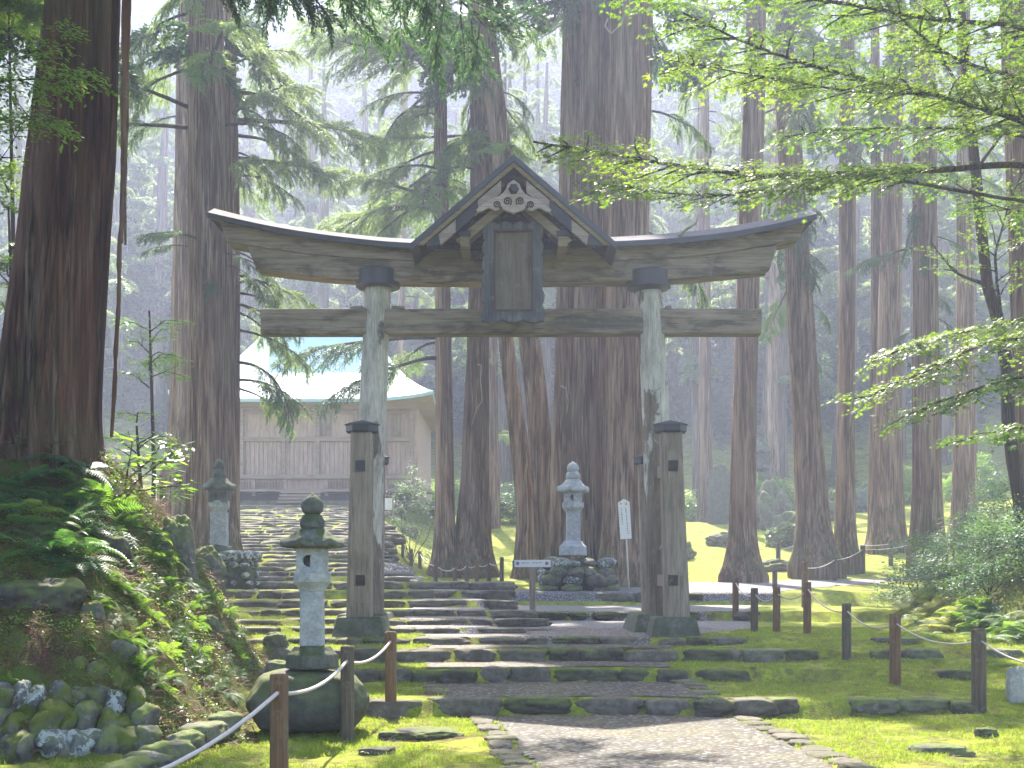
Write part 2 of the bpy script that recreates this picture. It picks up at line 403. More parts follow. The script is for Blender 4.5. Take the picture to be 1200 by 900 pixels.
STEP2 = [(21.4, -.80), (22.6, -.69), (24.2, -.565), (26.2, -.42), (29.0, -.235), (31.6, -.04)]
def profile(steps, start, tail):
    xs, zs = [start[0]], [start[1]]; z = start[1]
    for y, h in steps:
        xs += [y-.02, y+.03]; zs += [z, h]; z = h
    xs += [t[0] for t in tail]; zs += [t[1] for t in tail]
    return xs, zs
pc_x, pc_z = profile(STEP1+[(28, -.69), (35, -.34)], (-40, -1.6), [(42, -.1), (45, 0), (48, .28), (52, .8), (58, 1.7), (66, 2.9), (80, 4.4), (100, 8), (125, 20), (170, 54), (230, 98)])
pc_x.insert(1, 6); pc_z.insert(1, -1.55)
STEP3 = [(32.6+1.0*k, -.04+.131*(k+1)) for k in range(26)]
pl_x, pl_z = profile(STEP1+STEP2+STEP3, (-40, -1.6), [(59, 3.45), (62, 3.6), (74, 4.2), (100, 8.5), (125, 20), (170, 54), (230, 98)])
pl_x.insert(1, 6); pl_z.insert(1, -1.55)
def wig(x):
    x = np.asarray(x, float); return .16*np.sin(x*.55+1)+.09*np.sin(x*1.7)+.05*np.sin(x*3.9+2)
def base_z(x, y):
    yw = y-wig(x)*(y < 33)*sstep(6, 12, y)
    zc = np.interp(yw, pc_x, pc_z); zl = np.interp(yw, pl_x, pl_z)
    sm = sum(np.interp(yw+o, pc_x, pc_z) for o in np.linspace(-1, 1, 7))/7; ws = sstep(3.6, 6.0, x)*.85*(y < 21.5); zc = zc*(1-ws)+sm*ws
    xb = np.interp(y, [20, 27.9, 28.1, 33, 45, 60, 75], [-.2, -.4, -.4, -1.6, -4.6, -5.0, -5])
    wdt = np.interp(y, [20, 31, 36, 60], [.15, .3, 1.4, 2.4])
    w = sstep(xb+wdt, xb-wdt, x)
    return zc*(1-w)+zl*w
def bank_w(x, y):
    b = bank_f(x, y); z = base_z(x, y)
    return sstep(-.12, .12, b-z)*(x < -1.5)*sstep(40, 26, y)
def bed(x, y):
    return sstep(0, 1, (x-np.interp(y, [17, 19.5, 22, 26, 30, 34], [9.6, 7.9, 6.9, 7.6, 8.9, 11.5]))/2.6)*sstep(17, 19.5, y)*sstep(37, 33, y)
def Gz(x, y):
    x = np.asarray(x, float); y = np.asarray(y, float)
    x, y = np.broadcast_arrays(x, y)
    z = base_z(x, y)
    b = bank_f(x, y); bw = (x < -1.5)*sstep(40, 26, y)
    lim = np.maximum(z, np.minimum(b, z+6)); z = z+(lim-z)*bw
    z = z+bed(x, y)*(.95+.09*(y-20))
    # dip in front of the planted bed
    z = z+1.0*sstep(14, 40, np.abs(x-1))*sstep(24, 60, y)*np.minimum(np.abs(x-1)*.05, 4)
    z = z+.5*sstep(11, 20, x)*sstep(8, 14, y)
    lump = fbm(np.stack([x*.9, y*.9, 0*x], -1), 3)*.06+fbm(np.stack([x*4, y*4, 0*x+5], -1), 3)*.022
    flat = paths(x, y)[3]
    return z+lump*(1-flat*.9)*(1+2.2*(b > z-.3)*(x < -1.5)*(y < 30))
PL = lambda y: np.interp(y, [4, 10.57, 15, 15.03, 17.4, 17.45, 18.9, 20.1], [.8, 0.22, -.25, -.72, -1.0, -1.15, -1.25, -1.3])
PR = lambda y: np.interp(y, [4, 10.57, 15, 15.03, 17.45, 18.9, 20.1], [2.9, 2.72, 2.55, 2.3, 2.2, 2.25, 2.6])
def paths(x, y):
    """masks: cobbled path, gravel yard, side path, any"""
    a = ((x > PL(y)) & (x < PR(y)) & (y < 20.1)).astype(float)
    lo = np.interp(y, [20.1, 21.3, 21.4, 28, 32, 33, 35, 42, 46], [-1.2, -1.6, -2.6, -3.0, -3.3, -2.2, -1.5, 5, 12]); hi = np.interp(y, [20.1, 21, 24, 28, 33, 38, 43, 47], [2.2, 3.1, 4.5, 5.2, 6.1, 8.8, 13, 17])
    b = ((y >= 20.1) & (y < 45) & (x > lo) & (x < hi)).astype(float)
    l3 = np.interp(y, [32, 50], [-3.4, -5.6]); h3 = np.interp(y, [32, 50], [-2.2, -4.9])
    c = ((y > 32) & (y < 54) & (x > l3) & (x < h3)).astype(float)
    return a, b, c, np.clip(a+b+c, 0, 1)
def hit(px, py, y0=5, y1=220):
    Y = np.arange(y0, y1, .03); x = (px-CX)*Y/F; z = (HY-py)*Y/F
    d = Gz(x, Y)-z; i = np.argmax(d > 0)
    return np.array([x[i], Y[i], Gz(x[i], Y[i])])

def grid_sheet(xs, ys, zf, mask=None):
    X, Y = np.meshgrid(xs, ys); Z = zf(X, Y); nx = len(xs)
    V = np.stack([X, Y, Z], -1).reshape(-1, 3)
    i, j = np.meshgrid(np.arange(len(ys)-1), np.arange(nx-1), indexing='ij')
    q = np.stack([i*nx+j, i*nx+j+1, (i+1)*nx+j+1, (i+1)*nx+j], -1)
    if mask is not None:
        cx = (X[:-1, :-1]+X[1:, 1:])/2; cy = (Y[:-1, :-1]+Y[1:, 1:])/2
        q = q[mask(cx, cy) > .5]
    q = q.reshape(-1, 4)
    used = np.unique(q); re = np.zeros(len(V), int); re[used] = np.arange(len(used))
    return G().add(V[used], Q=re[q])
xs = np.unique(np.concatenate([np.linspace(-110, -24, 30), np.linspace(-24, -9, 50), np.arange(-9, 10.5, .085), np.linspace(10.5, 24, 50), np.linspace(24, 110, 30)]))
ys = np.unique(np.concatenate([np.linspace(-25, 6, 16), np.arange(6, 24, .07), np.arange(24, 34, .1), np.arange(34, 64, .25), np.linspace(64, 215, 70)]))
gg = grid_sheet(xs, ys, Gz)
ground = gg.obj('ground', None, smooth=True)
tag(ground, 'mossy forest ground rising towards the trees and the hall', 'ground', kind='structure')
V = np.concatenate(gg.V); X_, Y_ = V[:, 0], V[:, 1]
bw = bank_w(X_, Y_); bd = bed(X_, Y_)
pa = paths(X_, Y_)
att = np.stack([bw, np.clip(bd, 0, 1), pa[1], np.ones(len(V))], 1).astype(np.float32)
ca = ground.data.color_attributes.new('zone', 'FLOAT_COLOR', 'POINT'); ca.data.foreach_set('color', att.ravel())

n = NT('moss_ground')
z = n.attr('zone').outputs['Color']; sp = n.n('ShaderNodeSeparateColor'); n.l(z, sp.inputs[0])
p1 = n.noise(1.1, None, 6, .65); p2 = n.noise(6, None, 5, .65); p3 = n.noise(45, None, 3, .6)
moss = n.mix(n.ramp(p1, [(.35, 0.), (.62, 1.)]), (.16, .225, .022), (.36, .42, .045))
moss = n.mix(n.ramp(p2, [(.40, .0), (.62, .85)]), moss, (.17, .15, .05))
dirt = n.mix(p3, (.05, .032, .02), (.15, .10, .065))
moss = n.mix(n.ramp(n.noise(2.3, n.map((1, 1, 1), (5, 3, 0)), 6, .7), [(.54, 0.), (.64, .85)]), moss, dirt)
moss = n.mix(n.ramp(p3, [(.3, .25), (.6, 0.)]), moss, (.06, .085, .01))
lit = n.mix(n.ramp(n.noise(60, n.map((1, 2.2, 1)), 3, .7), [(.38, 0.), (.62, 1.)]), (.028, .016, .012), (.12, .065, .042))
bankc = n.mix(n.ramp(n.noise(1.7, None, 6, .7), [(.36, 0.), (.50, .9)]), lit, (.075, .105, .02))
c = n.mix(sp.outputs[0], moss, bankc)
c = n.mix(sp.outputs[1], c, n.mix(.5, lit, (.06, .09, .02)))
h = n.math('ADD', n.math('MULTIPLY', p2, .6), n.math('MULTIPLY', p3, .8))
ground.data.materials.append(n.done(c, .95, n.bump(h, .9, .04), .1))

# path surfaces (their own sheets a centimetre above the ground)
def pebble(name, sc, a, b, dirt, mossamt, tint=.25):
    n = NT(name); nz = n.noise(9, None, 3)
    vec = n.mix(.03, n.obj, n.n('ShaderNodeTexNoise').outputs['Color'])
    col = n.vor(sc, n.obj, 'F1', 'Color'); d = n.vor(sc, n.obj, 'F1', 'Distance'); s2 = n.n('ShaderNodeSeparateColor'); n.l(col, s2.inputs[0])
    c = n.mix(s2.outputs[0], a, b); c = n.mix(n.ramp(s2.outputs[1], [(.86, 0.), (.9, .6)]), c, (.36, .34, .32))
    c = n.mix(n.ramp(d, [(.36, 0.), (.52, 1.)]), c, dirt)
    c = n.mix(n.ramp(n.noise(.9, None, 6, .65), [(.5, 0.), (.68, mossamt)]), c, (.14, .13, .045))
    hh = n.ramp(d, [(0., 1.), (.5, 0.)])
    return n.done(c, .75, n.bump(hh, .9, .025), .3)
M['cobble'] = pebble('cobbled_path', 15, (.09, .09, .082), (.20, .195, .18), (.045, .04, .025), .6)
M['gravel'] = pebble('grey_gravel', 26, (.15, .15, .155), (.33, .325, .33), (.09, .08, .075), .25)
M['pale_gravel'] = pebble('pale_gravel', 12, (.2, .19, .18), (.36, .34, .32), (.11, .09, .07), .2)
def edge_noise(x, y): return .09*perlin(np.stack([x*2.2, y*2.2, 0*x+3], -1))
o = grid_sheet(np.arange(-1.6, 3.2, .05), np.arange(5, 20.06, .05), lambda x, y: Gz(x, y)+.012, lambda x, y: paths(x+edge_noise(x, y), y+edge_noise(y, x)*.3)[0]*(np.min(np.abs((y-wig(x))[..., None]-np.array([15.0, 17.45, 18.9, 20.1])), -1) > .13)).obj('cobbled_path', M['cobble'], smooth=True)
tag(o, 'cobbled stone path climbing in broad terraces to the gate', 'path', kind='structure')
o = grid_sheet(np.arange(-2, 17, .1), np.arange(20.12, 45, .1), lambda x, y: Gz(x, y)+.012, lambda x, y: paths(x+2*edge_noise(x, y), y)[1]).obj('gravel_yard', M['gravel'], smooth=True)
tag(o, 'grey gravel yard behind the gate', 'path', kind='structure')
o = grid_sheet(np.arange(-6, -1.8, .12), np.arange(32, 54, .12), lambda x, y: Gz(x, y)+.012, lambda x, y: paths(x+2*edge_noise(x, y), y)[2]).obj('side_path', M['pale_gravel'], smooth=True)
tag(o, 'narrow pale path climbing beside the lawn', 'path', kind='structure')

# ------------------------------------------------------------------ steps
STONES = {}
def step_row(root, name, x0, x1, Y, ztop, rise, mats, wmin=.35, wmax=.95, depth=.42, seed=0, gaps=.0, ycurve=None, one=None):
    r = np.random.default_rng(seed); x = x0
    while x < x1:
        w = r.uniform(wmin, wmax)
        if r.random() >= gaps:
            xc = x+w/2; yc = Y+(ycurve(xc) if ycurve else wig(xc))+depth*.30
            hh = rise*1.5+r.uniform(-.02, .03)
            g = rock((xc, yc, ztop-hh*.5+r.uniform(-.008, .022)), (w*1.2, depth*r.uniform(.95, 1.2), hh*1.15), seed=r.integers(999), amp=.24, square=.62, rz=r.uniform(-.09, .09), sub=3 if one is None else 2)
            if one is not None: one.merge(g)
            else: g.obj('stone', mats[r.integers(len(mats))], root, smooth=True)
        x += w
names = ['lowest', 'second', 'third', 'fourth']
zs0 = [-1.55, -1.40, -1.21, -1.02]
for k, (y, h) in enumerate(STEP1):
    rt = thing('stone_step', (0, y, h), f'{names[k]} step across the path from the front, dark rounded stones running into the moss', 'step', 'stone steps in front of the gate')
    mats = [M['rock_step'], M['rock_step'], M['rock_dark']]
    step_row(rt, 's', [-1.9, -3.1, -3.3, -3.6][k], [2.6, 2.6, 3.0, 3.2][k], y, h, h-zs0[k], mats, seed=10+k, depth=.5)
    step_row(rt, 's', [-3.4, -4.0, -4.2, -4.3][k], [-1.9, -3.1, -3.3, -3.6][k], y, h, h-zs0[k], [M['rock_dark'], M['rock']], seed=20+k, gaps=.2)
    step_row(rt, 's', [2.6, 2.6, 3.0, 3.2][k], [6.2, 6.6, 7.0, 6.6][k], y, h, (h-zs0[k])*.8, [M['rock_dark'], M['rock'], M['rock']], .3, .8, .4, seed=30+k, gaps=.5)
for k, (y, h) in enumerate(STEP2):
    z0 = ([-.90]+[q[1] for q in STEP2])[k]
    rt = thing('stone_step', (-2, y, h), f'{["first", "second", "third", "fourth", "fifth", "sixth"][k]} low stone step behind the left gate post, counted from the gate', 'step', 'low steps behind the gate')
    x0 = -4.6-.25*(y-20); x1 = [-.2, -.05, -.35, -.1, 0, -.4][k]
    one = G(); step_row(rt, 's', x0, x1, y, h, h-z0, [M['rock_step']], .4, 1.3, .5, seed=50+k)
for y, h, z0, x0, x1, lb in ((28, -.69, -.84, 0, 6.2, 'nearer stone kerb crossing the gravel yard behind the signpost'), (35, -.34, -.58, -2.2, 4.6, 'farther stone kerb in front of the lantern on its rock mound')):
    rt = thing('stone_kerb', (2, y, h), lb, 'kerb', 'stone kerbs in the gravel yard')
    step_row(rt, 's', x0, x1, y, h, (h-z0)*.9, [M['rock_dark'], M['rock_step']], .5, 1.3, .6, seed=70+int(y), gaps=.12)
rt = thing('stone_staircase', (-7, 33, 0), 'long gentle staircase of rough stones rising through the haze to the wooden hall', 'staircase')
for k, (y, h) in enumerate(STEP3):
    t = (y-32)/26; xc = -5.1*(1-t)-9.6*t; hw = 1.9*(1-t)+3.2*t
    one = G(); step_row(None, '', xc-hw-(1.2 if k < 8 else 0), xc+hw, y, h, .15, None, .5, 1.4, 1.0, seed=100+k, gaps=.0, ycurve=lambda x: .1*np.sin(x*1.3+k), one=one)
    one.obj('step', M['rock_step'], rt, smooth=True)
# edging stones of the cobbled path
def edging(fx, y0, y1, side, nm, label, seed):
    r = np.random.default_rng(seed); rt = thing('path_edging', (fx(y0), y0, -1.55), label, 'edging', 'edging stones of the path')
    y = y0; n_ = 0
    while y < y1 and n_ < 60:
        l = r.uniform(.25, .62); x = fx(y+l/2)+side*(.13+r.uniform(-.04, .04))
        rock((x, y+l/2, float(Gz(x+side*.12, y+l/2))-.015), (r.uniform(.24, .42), l*1.0, .12), seed=r.integers(999), amp=.2, square=.5, rz=r.uniform(-.15, .15)).obj('stone', M['rock_step'], rt, smooth=True); y += l; n_ += 1
edging(PL, 7.5, 14.9, -1, '', 'row of flat stones edging the left side of the cobbled path', 1)
edging(PR, 7.5, 14.9, 1, '', 'row of flat stones edging the right side of the cobbled path', 2)
edging(PL, 15.6, 17.3, -1, '', 'short row of stones edging the left of the middle terrace', 3)
edging(PR, 15.6, 17.3, 1, '', 'short row of stones edging the right of the middle terrace', 4)

# ------------------------------------------------------------------ the gate
YF, YM, YR = 20.8, 22.3, 23.9
gate = thing('torii_gate', (0.05, YM, -.9), 'tall weathered wooden shrine gate with upswept top beam and small gabled roof over its plaque', 'gate')
def poly_beam(bot, top, Y, dep, name, mat, bevel=.012, nseg=40):
    b = np.array([P(x, y, Y) for x, y in bot]); t = np.array([P(x, y, Y) for x, y in top])
    def smooth(q):
        u = np.linspace(0, 1, len(q)); uu = np.linspace(0, 1, nseg+1)
        # cubic through the points (catmull-rom on x and z)
        qp = np.concatenate([2*q[:1]-q[1:2], q, 2*q[-1:]-q[-2:-1]]); out = []
        d = np.linalg.norm(np.diff(q, axis=0), axis=1); cu = np.concatenate([[0], np.cumsum(d)])/d.sum()
        for w in uu:
            i = min(np.searchsorted(cu, w, side='right')-1, len(q)-2); f = (w-cu[i])/(cu[i+1]-cu[i])
            a, b_, c, e = qp[i], qp[i+1], qp[i+2], qp[i+3]
            m0 = (c-a)/2; m1 = (e-b_)/2
            out.append((2*f**3-3*f**2+1)*b_+(f**3-2*f**2+f)*m0+(-2*f**3+3*f**2)*c+(f**3-f**2)*m1)
        return np.array(out)
    b, t = smooth(b), smooth(t); n_ = len(b)
    V = np.concatenate([b, t, b, t]); V[:2*n_, 1] = Y; V[2*n_:, 1] = Y+dep
    Q = []
    for i in range(n_-1):
        Q += [(i, i+1, n_+i+1, n_+i), (2*n_+i+1, 2*n_+i, 3*n_+i, 3*n_+i+1), (i, 2*n_+i, 2*n_+i+1, i+1), (n_+i, n_+i+1, 3*n_+i+1, 3*n_+i)]
    e = n_-1
    Q += [(0, n_, 3*n_, 2*n_), (e, 2*n_+e, 3*n_+e, n_+e)]
    return G().add(V, Q=Q).obj(name, mat, gate, bevel=bevel)
Yb = YM-.24
sh_top = [(289, 287), (340, 295), (400, 301), (480, 305), (600, 306), (725, 305), (800, 301), (860, 294), (911, 287)]
poly_beam([(300, 315), (345, 321), (400, 326), (480, 329), (600, 329.5), (725, 328.5), (800, 326), (855, 321), (902, 316)], sh_top, Yb, .48, 'lower_top_beam', M['wood_beam'])
poly_beam([(266, 283.5), (340, 294.6), (400, 300.6), (480, 304.6), (600, 305.6), (725, 304.6), (800, 300.6), (860, 293.6), (936, 280)],
          [(257, 257), (340, 272.5), (425, 284), (480, 289), (600, 291), (725, 284), (831, 279), (893, 270), (946, 257)], Yb-.05, .58, 'upper_top_beam', M['wood_beam'])
# the metal covered roof of the top beam
ed = [(243, 251), (300, 264), (341, 272), (425, 283), (480, 287.5), (600, 289), (724, 285), (776, 282.5), (831, 278), (893, 268.5), (957, 253)]
rd = [(245, 246.5), (300, 260.5), (341, 268.5), (425, 279), (480, 283), (600, 284), (724, 280), (776, 277), (831, 272), (893, 262.5), (955.5, 247.5)]
YE, YRD = YM-.52, YM
def resample(q, Y, k=60):
    a = np.array([P(x, y, Y) for x, y in q]); u = np.linspace(a[0, 0], a[-1, 0], k)
    sm = np.interp(u, a[:, 0], a[:, 2]); kk = np.convolve(np.pad(sm, 3, mode='reflect', reflect_type='odd'), np.ones(7)/7, 'valid')
    return np.stack([u, 0*u+Y, kk], 1)
E = resample(ed, YE); D = resample(rd, YRD); D[:, 0] = E[:, 0]; B = E.copy(); B[:, 1] = 2*YM-YE
n_ = len(E); up = np.array([0, 0, .035]); g = G()
V = np.concatenate([E, E+up, D+up, B+up, B, D])
Q = []
for r0 in range(5):
    for i in range(n_-1): Q.append((r0*n_+i, r0*n_+i+1, (r0+1)*n_+i+1, (r0+1)*n_+i))
for i in range(n_-1): Q.append((5*n_+i, 5*n_+i+1, i+1, i))
Q += [(0, n_, 2*n_, 5*n_), (5*n_, 2*n_, 3*n_, 4*n_), (n_-1, 6*n_-1, 3*n_-1, 2*n_-1), (6*n_-1, 5*n_-1, 4*n_-1, 3*n_-1)]
rf = g.add(V, Q=Q).obj('beam_roof', M['metal_pale'], gate)
fb = E.copy(); g = G()
V = np.concatenate([E+[0, -.012, -.06], E+[0, -.012, .03], E+[0, .03, .03], E+[0, .03, -.06]])
Q = [((a*n_+i), (a*n_+i+1), ((a+1) % 4*n_+i+1), ((a+1) % 4*n_+i)) for a in range(4) for i in range(n_-1)]+[(0, n_, 2*n_, 3*n_), (n_-1, 4*n_-1, 3*n_-1, 2*n_-1)]
g.add(V, Q=Q).obj('eave_edge', M['metal'], gate)
# soffit board under the eave
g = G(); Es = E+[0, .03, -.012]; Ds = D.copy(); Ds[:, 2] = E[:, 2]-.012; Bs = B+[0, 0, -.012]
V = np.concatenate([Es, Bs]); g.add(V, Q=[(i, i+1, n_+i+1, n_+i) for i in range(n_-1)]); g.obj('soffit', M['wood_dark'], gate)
# tie beam
YN = YM-.17
def pxbox(x0, x1, y0, y1, Y, dep, name, mat, parent, bevel=.01):
    a, b = P(x0, y1, Y), P(x1, y0, Y)
    return box(((a[0]+b[0])/2, Y+dep/2, (a[2]+b[2])/2), (b[0]-a[0], dep, b[2]-a[2])).obj(name, mat, parent, bevel=bevel)
pxbox(305, 893, 361.5, 391, YN, .34, 'tie_beam', M['wood_beam'], gate, .018)
for x0, x1 in ((411, 425), (459, 474), (733, 742), (780, 787)): pxbox(x0, x1, 358.2, 361.8, YN+.02, .28, 'wedge', M['wood_beam'], gate, .006)
# main pillars
for pts, mat, dx in (([(443, 336), (442, 360), (437.5, 470), (432, 610), (428, 728)], M['wood_pillar'], 443), ([(760, 342), (761.5, 360), (768, 470), (771.5, 610), (774, 728)], M['wood_pillar2'], 760)):
    q = np.array([P(x, y, YM) for x, y in pts])
    zz = np.linspace(q[0, 2], q[-1, 2], 60); c = np.stack([np.interp(-zz, -q[:, 2], q[:, 0]), 0*zz+YM, zz], 1)
    tube(c[::-1], np.linspace(.245, .228, 60), 48, noise=.07, seed=dx).obj('pillar', mat, gate, smooth=True)
for x, y0, y1 in ((443, 319, 338), (760, 320, 339)):
    a, b = P(x, y1, YM), P(x, y0, YM)
    lathe([(.36, a[2]), (.385, a[2]+.015), (.385, b[2]-.0), (.36, b[2]+.02)], 40, (a[0], YM, 0)).obj('capital_disc', M['metal'], gate)
# wing posts with caps
def sq_post(xt, yt, xb, yb, Y, w, name='wing_post', mat=None, c8=.22):
    a, b = P(xt, yt, Y), P(xb, yb, Y); g = G(); V = []
    for p, k in ((b, 1.12), (a, .94)):
        h = w/2*k; c = h*c8*2*.5
        for sx, sy in ((-h+c, -h), (h-c, -h), (h, -h+c), (h, h-c), (h-c, h), (-h+c, h), (-h, h-c), (-h, -h+c)): V.append((p[0]+sx, Y+sy, p[2]))
    g.add(V, Q=[(i, (i+1) % 8, 8+(i+1) % 8, 8+i) for i in range(8)]+[(8, 9, 10, 11), (8, 11, 12, 15), (12, 13, 14, 15)])
    return g.obj(name, mat or M['wood_post'], gate, bevel=.006)
def cap(x, yb, yt, Y, w, apex):
    a, b, c = P(x, yb, Y), P(x, yt, Y), P(x, apex, Y)
    r = w/2; k = G()
    lathe([(r*.9, a[2]), (r*.93, a[2]+.015), (r*1.0, a[2]+.03), (r, b[2])], 6, (a[0], Y, 0), rot=0, g=k)
    cp = k.obj('post_cap', M['iron'], gate, bevel=.005)
    lathe([(r*1.08, b[2]), (r*1.08, b[2]+.02), (.02, c[2])], 6, (a[0], Y, 0)).obj('cap_top', M['metal_pale'], cp)
wps = []
for xt, xb, xr, xrb in ((424.5, 421.5, 441, 437.5), (785.5, 793, 757.5, 764)):
    wps.append(sq_post(xt, 505, xb, 727, YF, .36))
    cap(xt, 508, 498.5, YF, .53, 492.5)
    wps.append(sq_post(xr, 541, xrb, 716, YR, .33)); cap(xr, 545, 537, YR, .47, 531.5)
# braces through the pillars and their tenons
for xf, xr_, sg in ((424, 441, 1), (787, 758, -1)):
    for yf, yr, hh in ((547, 560, .22), (680, 683, .20)):
        a = P(xf, yf, YF); b = P(xr_, yf, YR); b[2] = a[2]
        Lb = b[1]-a[1]+.30; c = (a+b)/2
        g = box((c[0], c[1], c[2]), (.12, Lb, hh), rz=math.atan2(-(b[0]-a[0]), b[1]-a[1]))
        g.obj('brace', M['wood_post'], gate, bevel=.008)
        box((a[0]-.0, YF-.205, a[2]), (.15, .03, .17)).obj('tenon_cover', M['iron'] if yf < 600 and sg > 0 else M['wood_dark'], gate, bevel=.004)
for x0, x1, xt0, xt1 in ((388, 453, 403, 440), (762, 822, 777, 808)):
    a, b = P(x0, 746, YF-.35), P(x1, 746, YF-.35); zt = P(0, 722.5, YF)[2]; hgt = zt-a[2]+.05
    wB, wT = b[0]-a[0], (xt1-xt0)*YF/F
    box(((a[0]+b[0])/2, YF+.05, zt-hgt/2), (wB, 1.0, hgt), taper=.80).obj('footing_stone', M['stone_moss'], gate, bevel=.03)
for x in (429, 768):
    c = P(x, 727, YM+.5); box((c[0], YM+.55, -.78), (1.05, 2.35, .40), taper=.74).obj('footing_stone', M['stone_moss'], gate, bevel=.03)
# gabled roof over the plaque
YG = 20.95
gr = G().add(np.zeros((0, 3)))
def gx(dx, y, Y): a = P(602+dx, y, Y); return (a[0], a[2])
def chev(c0, m, th, hw, Y0, dep, name, mat, parent=gate, x0=0, bevel=.004, m2=None, c1=None):
    """inverted V: top edge y=c0+m*|dx|, vertical thickness th (pixels)"""
    mm = m if m2 is None else m2; cc = c0+th if c1 is None else c1; yc = 286.5 if hw < 119 else 999
    ht = min(hw, (yc-c0)/m); hb = min(hw, (yc-cc)/mm)
    def side(s):
        return [(s*x0, c0+m*x0), (s*ht, c0+m*ht), (s*hb, cc+mm*hb), (s*x0, cc+mm*x0)]
    if x0:
        g = G()
        for s in (-1, 1):
            pts = side(s); q = G(); prism([gx(a, b, Y0) for a, b in (pts if s > 0 else pts[::-1])], Y0, Y0+dep, q)
            if s > 0: q.obj(name, mat, parent, bevel=bevel)
            else: q.obj(name, mat, parent, bevel=bevel)
        return None
    pts = side(1)[:3]+[(0, cc)]+side(-1)[1:3][::-1]
    return prism([gx(a, b, Y0) for a, b in pts], Y0, Y0+dep).obj(name, mat, parent, bevel=bevel)
roof = chev(181, .86, 7.5, 121, YG, 2.5, 'gable_roof', M['metal'])
chev(188.6, .86, 7, 117.5, YG+.04, .06, 'eave_board', M['wood_tan'], roof)
chev(188.8, .86, 2.5, 116, YG+.11, 2.3, 'roof_boarding', M['wood_dark'], roof)
chev(195, .86, 14, 108, YG+.16, .05, 'dark_soffit', M['wood_dark'], roof)
chev(199, .86, 13.5, 104, YG+.07, .09, 'bargeboard', M['wood_pink'], roof, x0=15)
for s in (-1, 1):
    for a, b in ((42, 68), (90, 102)):
        pts = [(s*a, 198+.86*a), (s*(a+4), 197.5+.86*(a+4)), (s*b, 197.5+.86*b), (s*b, min(286.5, 213.5+.86*b)), (s*(b-7), min(286.5, 212+.86*(b-7))), (s*(a+8), min(286.5, 213+.86*(a+8))), (s*a, 209+.86*a)]
        if a > 80: pts = [(s*88, 274.5), (s*92, 275.5), (s*102.5, 285.5), (s*103, 286.5), (s*86, 286.5)]
        prism([gx(u, v, YG) for u, v in (pts if s > 0 else pts[::-1])], YG+.045, YG+.165).obj('barge_fitting', M['iron'], roof)
chev(213, .86, 30, 78, YG+.32, .05, 'gable_board', M['wood_dark'], roof)
chev(224, .84, 12, 68, YG+.24, .08, 'rafter', M['wood_tan'], roof, x0=10)
chev(226, .84, 3, 66, YG+.33, 1.7, 'rafter_boarding', M['wood_tan'], roof, x0=4)
prism([gx(*q, YG+.6) for q in [(-64, 290), (-45, 274), (-40, 276), (-36, 268), (36, 268), (40, 276), (45, 274), (64, 290), (64, 270), (0, 222), (-64, 270)]][::-1], YG+.6, YG+.66).obj('inner_board', M['wood_dark'], roof)
for s in (-1, 1):
    pxbox(602+s*57.5-5.5, 602+s*57.5+5.5, 276.5, 289, YG+.2, 1.9, 'purlin_end', M['wood_tan'], roof)
    pxbox(602+s*57.5-7, 602+s*57.5+7, 270, 276.5, YG+.18, .2, 'purlin_band', M['iron'], roof)
# carved pendant: cloud scrolls either side of a lobed middle
half = [(0, 211), (3, 213), (7, 216), (9, 222), (13, 227), (18, 230.5), (25, 233), (33, 237), (40, 243), (44, 246), (42, 248.5), (37, 247.5), (33, 245), (30, 243.6), (26, 244.5), (22, 247), (17, 246), (15, 242), (13.6, 242), (13, 245), (9, 247), (5, 248), (0, 250)]
pd = half+[(-a, b) for a, b in half[-2:0:-1]]
pendant = prism([gx(a, b, YG) for a, b in pd], YG-.02, YG+.06).obj('carved_pendant', M['wood_carved'], roof, bevel=.006)
c = P(602, 222.5, YG); cc = lathe([(.085, 0), (.085, .05), (.05, .075), (.0, .08)], 6, g=None)
V, T, Q = cc.arr(); V = np.stack([V[:, 0]+c[0], YG-.02-V[:, 2], V[:, 1]+c[2]], 1); G().add(V, T=T, Q=Q).obj('disc', M['iron'], pendant)
for s in (-1, 1):
    for dx, y, r0, dr in ((7.5, 236, 5.2, -1), (20, 240, 4.5, 1)):
        a = np.linspace(0, 3.6*np.pi, 40); rr = r0*(1-a/(4.0*np.pi))
        pts = np.array([(P(602+s*(dx+rr_*math.cos(t_+2.2)), y+rr_*math.sin(t_+2.2), YG-.025)) for t_, rr_ in zip(a, rr)])
        tube(pts, .012, 6).obj('scroll', M['wood_dark'], pendant, smooth=True)
# plaque in its frame
YP = 21.35
fo = thing  # (placeholder name kept short)
def wavy(x0, y0, x1, y1, amp, k, ph=0):
    u = np.linspace(0, 1, 25); nx, ny = (y1-y0), -(x1-x0); L_ = math.hypot(nx, ny); nx /= L_; ny /= L_
    w = amp*(np.abs(np.sin(u*np.pi*k+ph))-.5)
    return [(x0+(x1-x0)*t+nx*q, y0+(y1-y0)*t+ny*q) for t, q in zip(u, w)]
lean = .03
inner = [(579.5, 272), (623, 272), (623, 364.5), (579.5, 364.5)]
outer = [(567.5, 263), (635, 263), (637, 377), (565, 377)]
plq = prism([(P(a, b, YP)[0], P(a, b, YP)[2]) for a, b in inner], YP, YP+.05).obj('plaque', M['wood_plaque'], gate)
for k in range(4):
    o0, o1 = outer[k], outer[(k+1) % 4]; i0, i1 = inner[k], inner[(k+1) % 4]
    e = wavy(o0[0], o0[1], o1[0], o1[1], 3.2, [4, 6, 3, 6][k])
    e[0] = o0; e[-1] = o1
    pts = e+[i1, i0]
    prism([(P(a, b, YP)[0], P(a, b, YP)[2]) for a, b in pts], YP-.09, YP+.06).obj('frame_board', M['wood_frame'], plq, bevel=.012)
g = G()
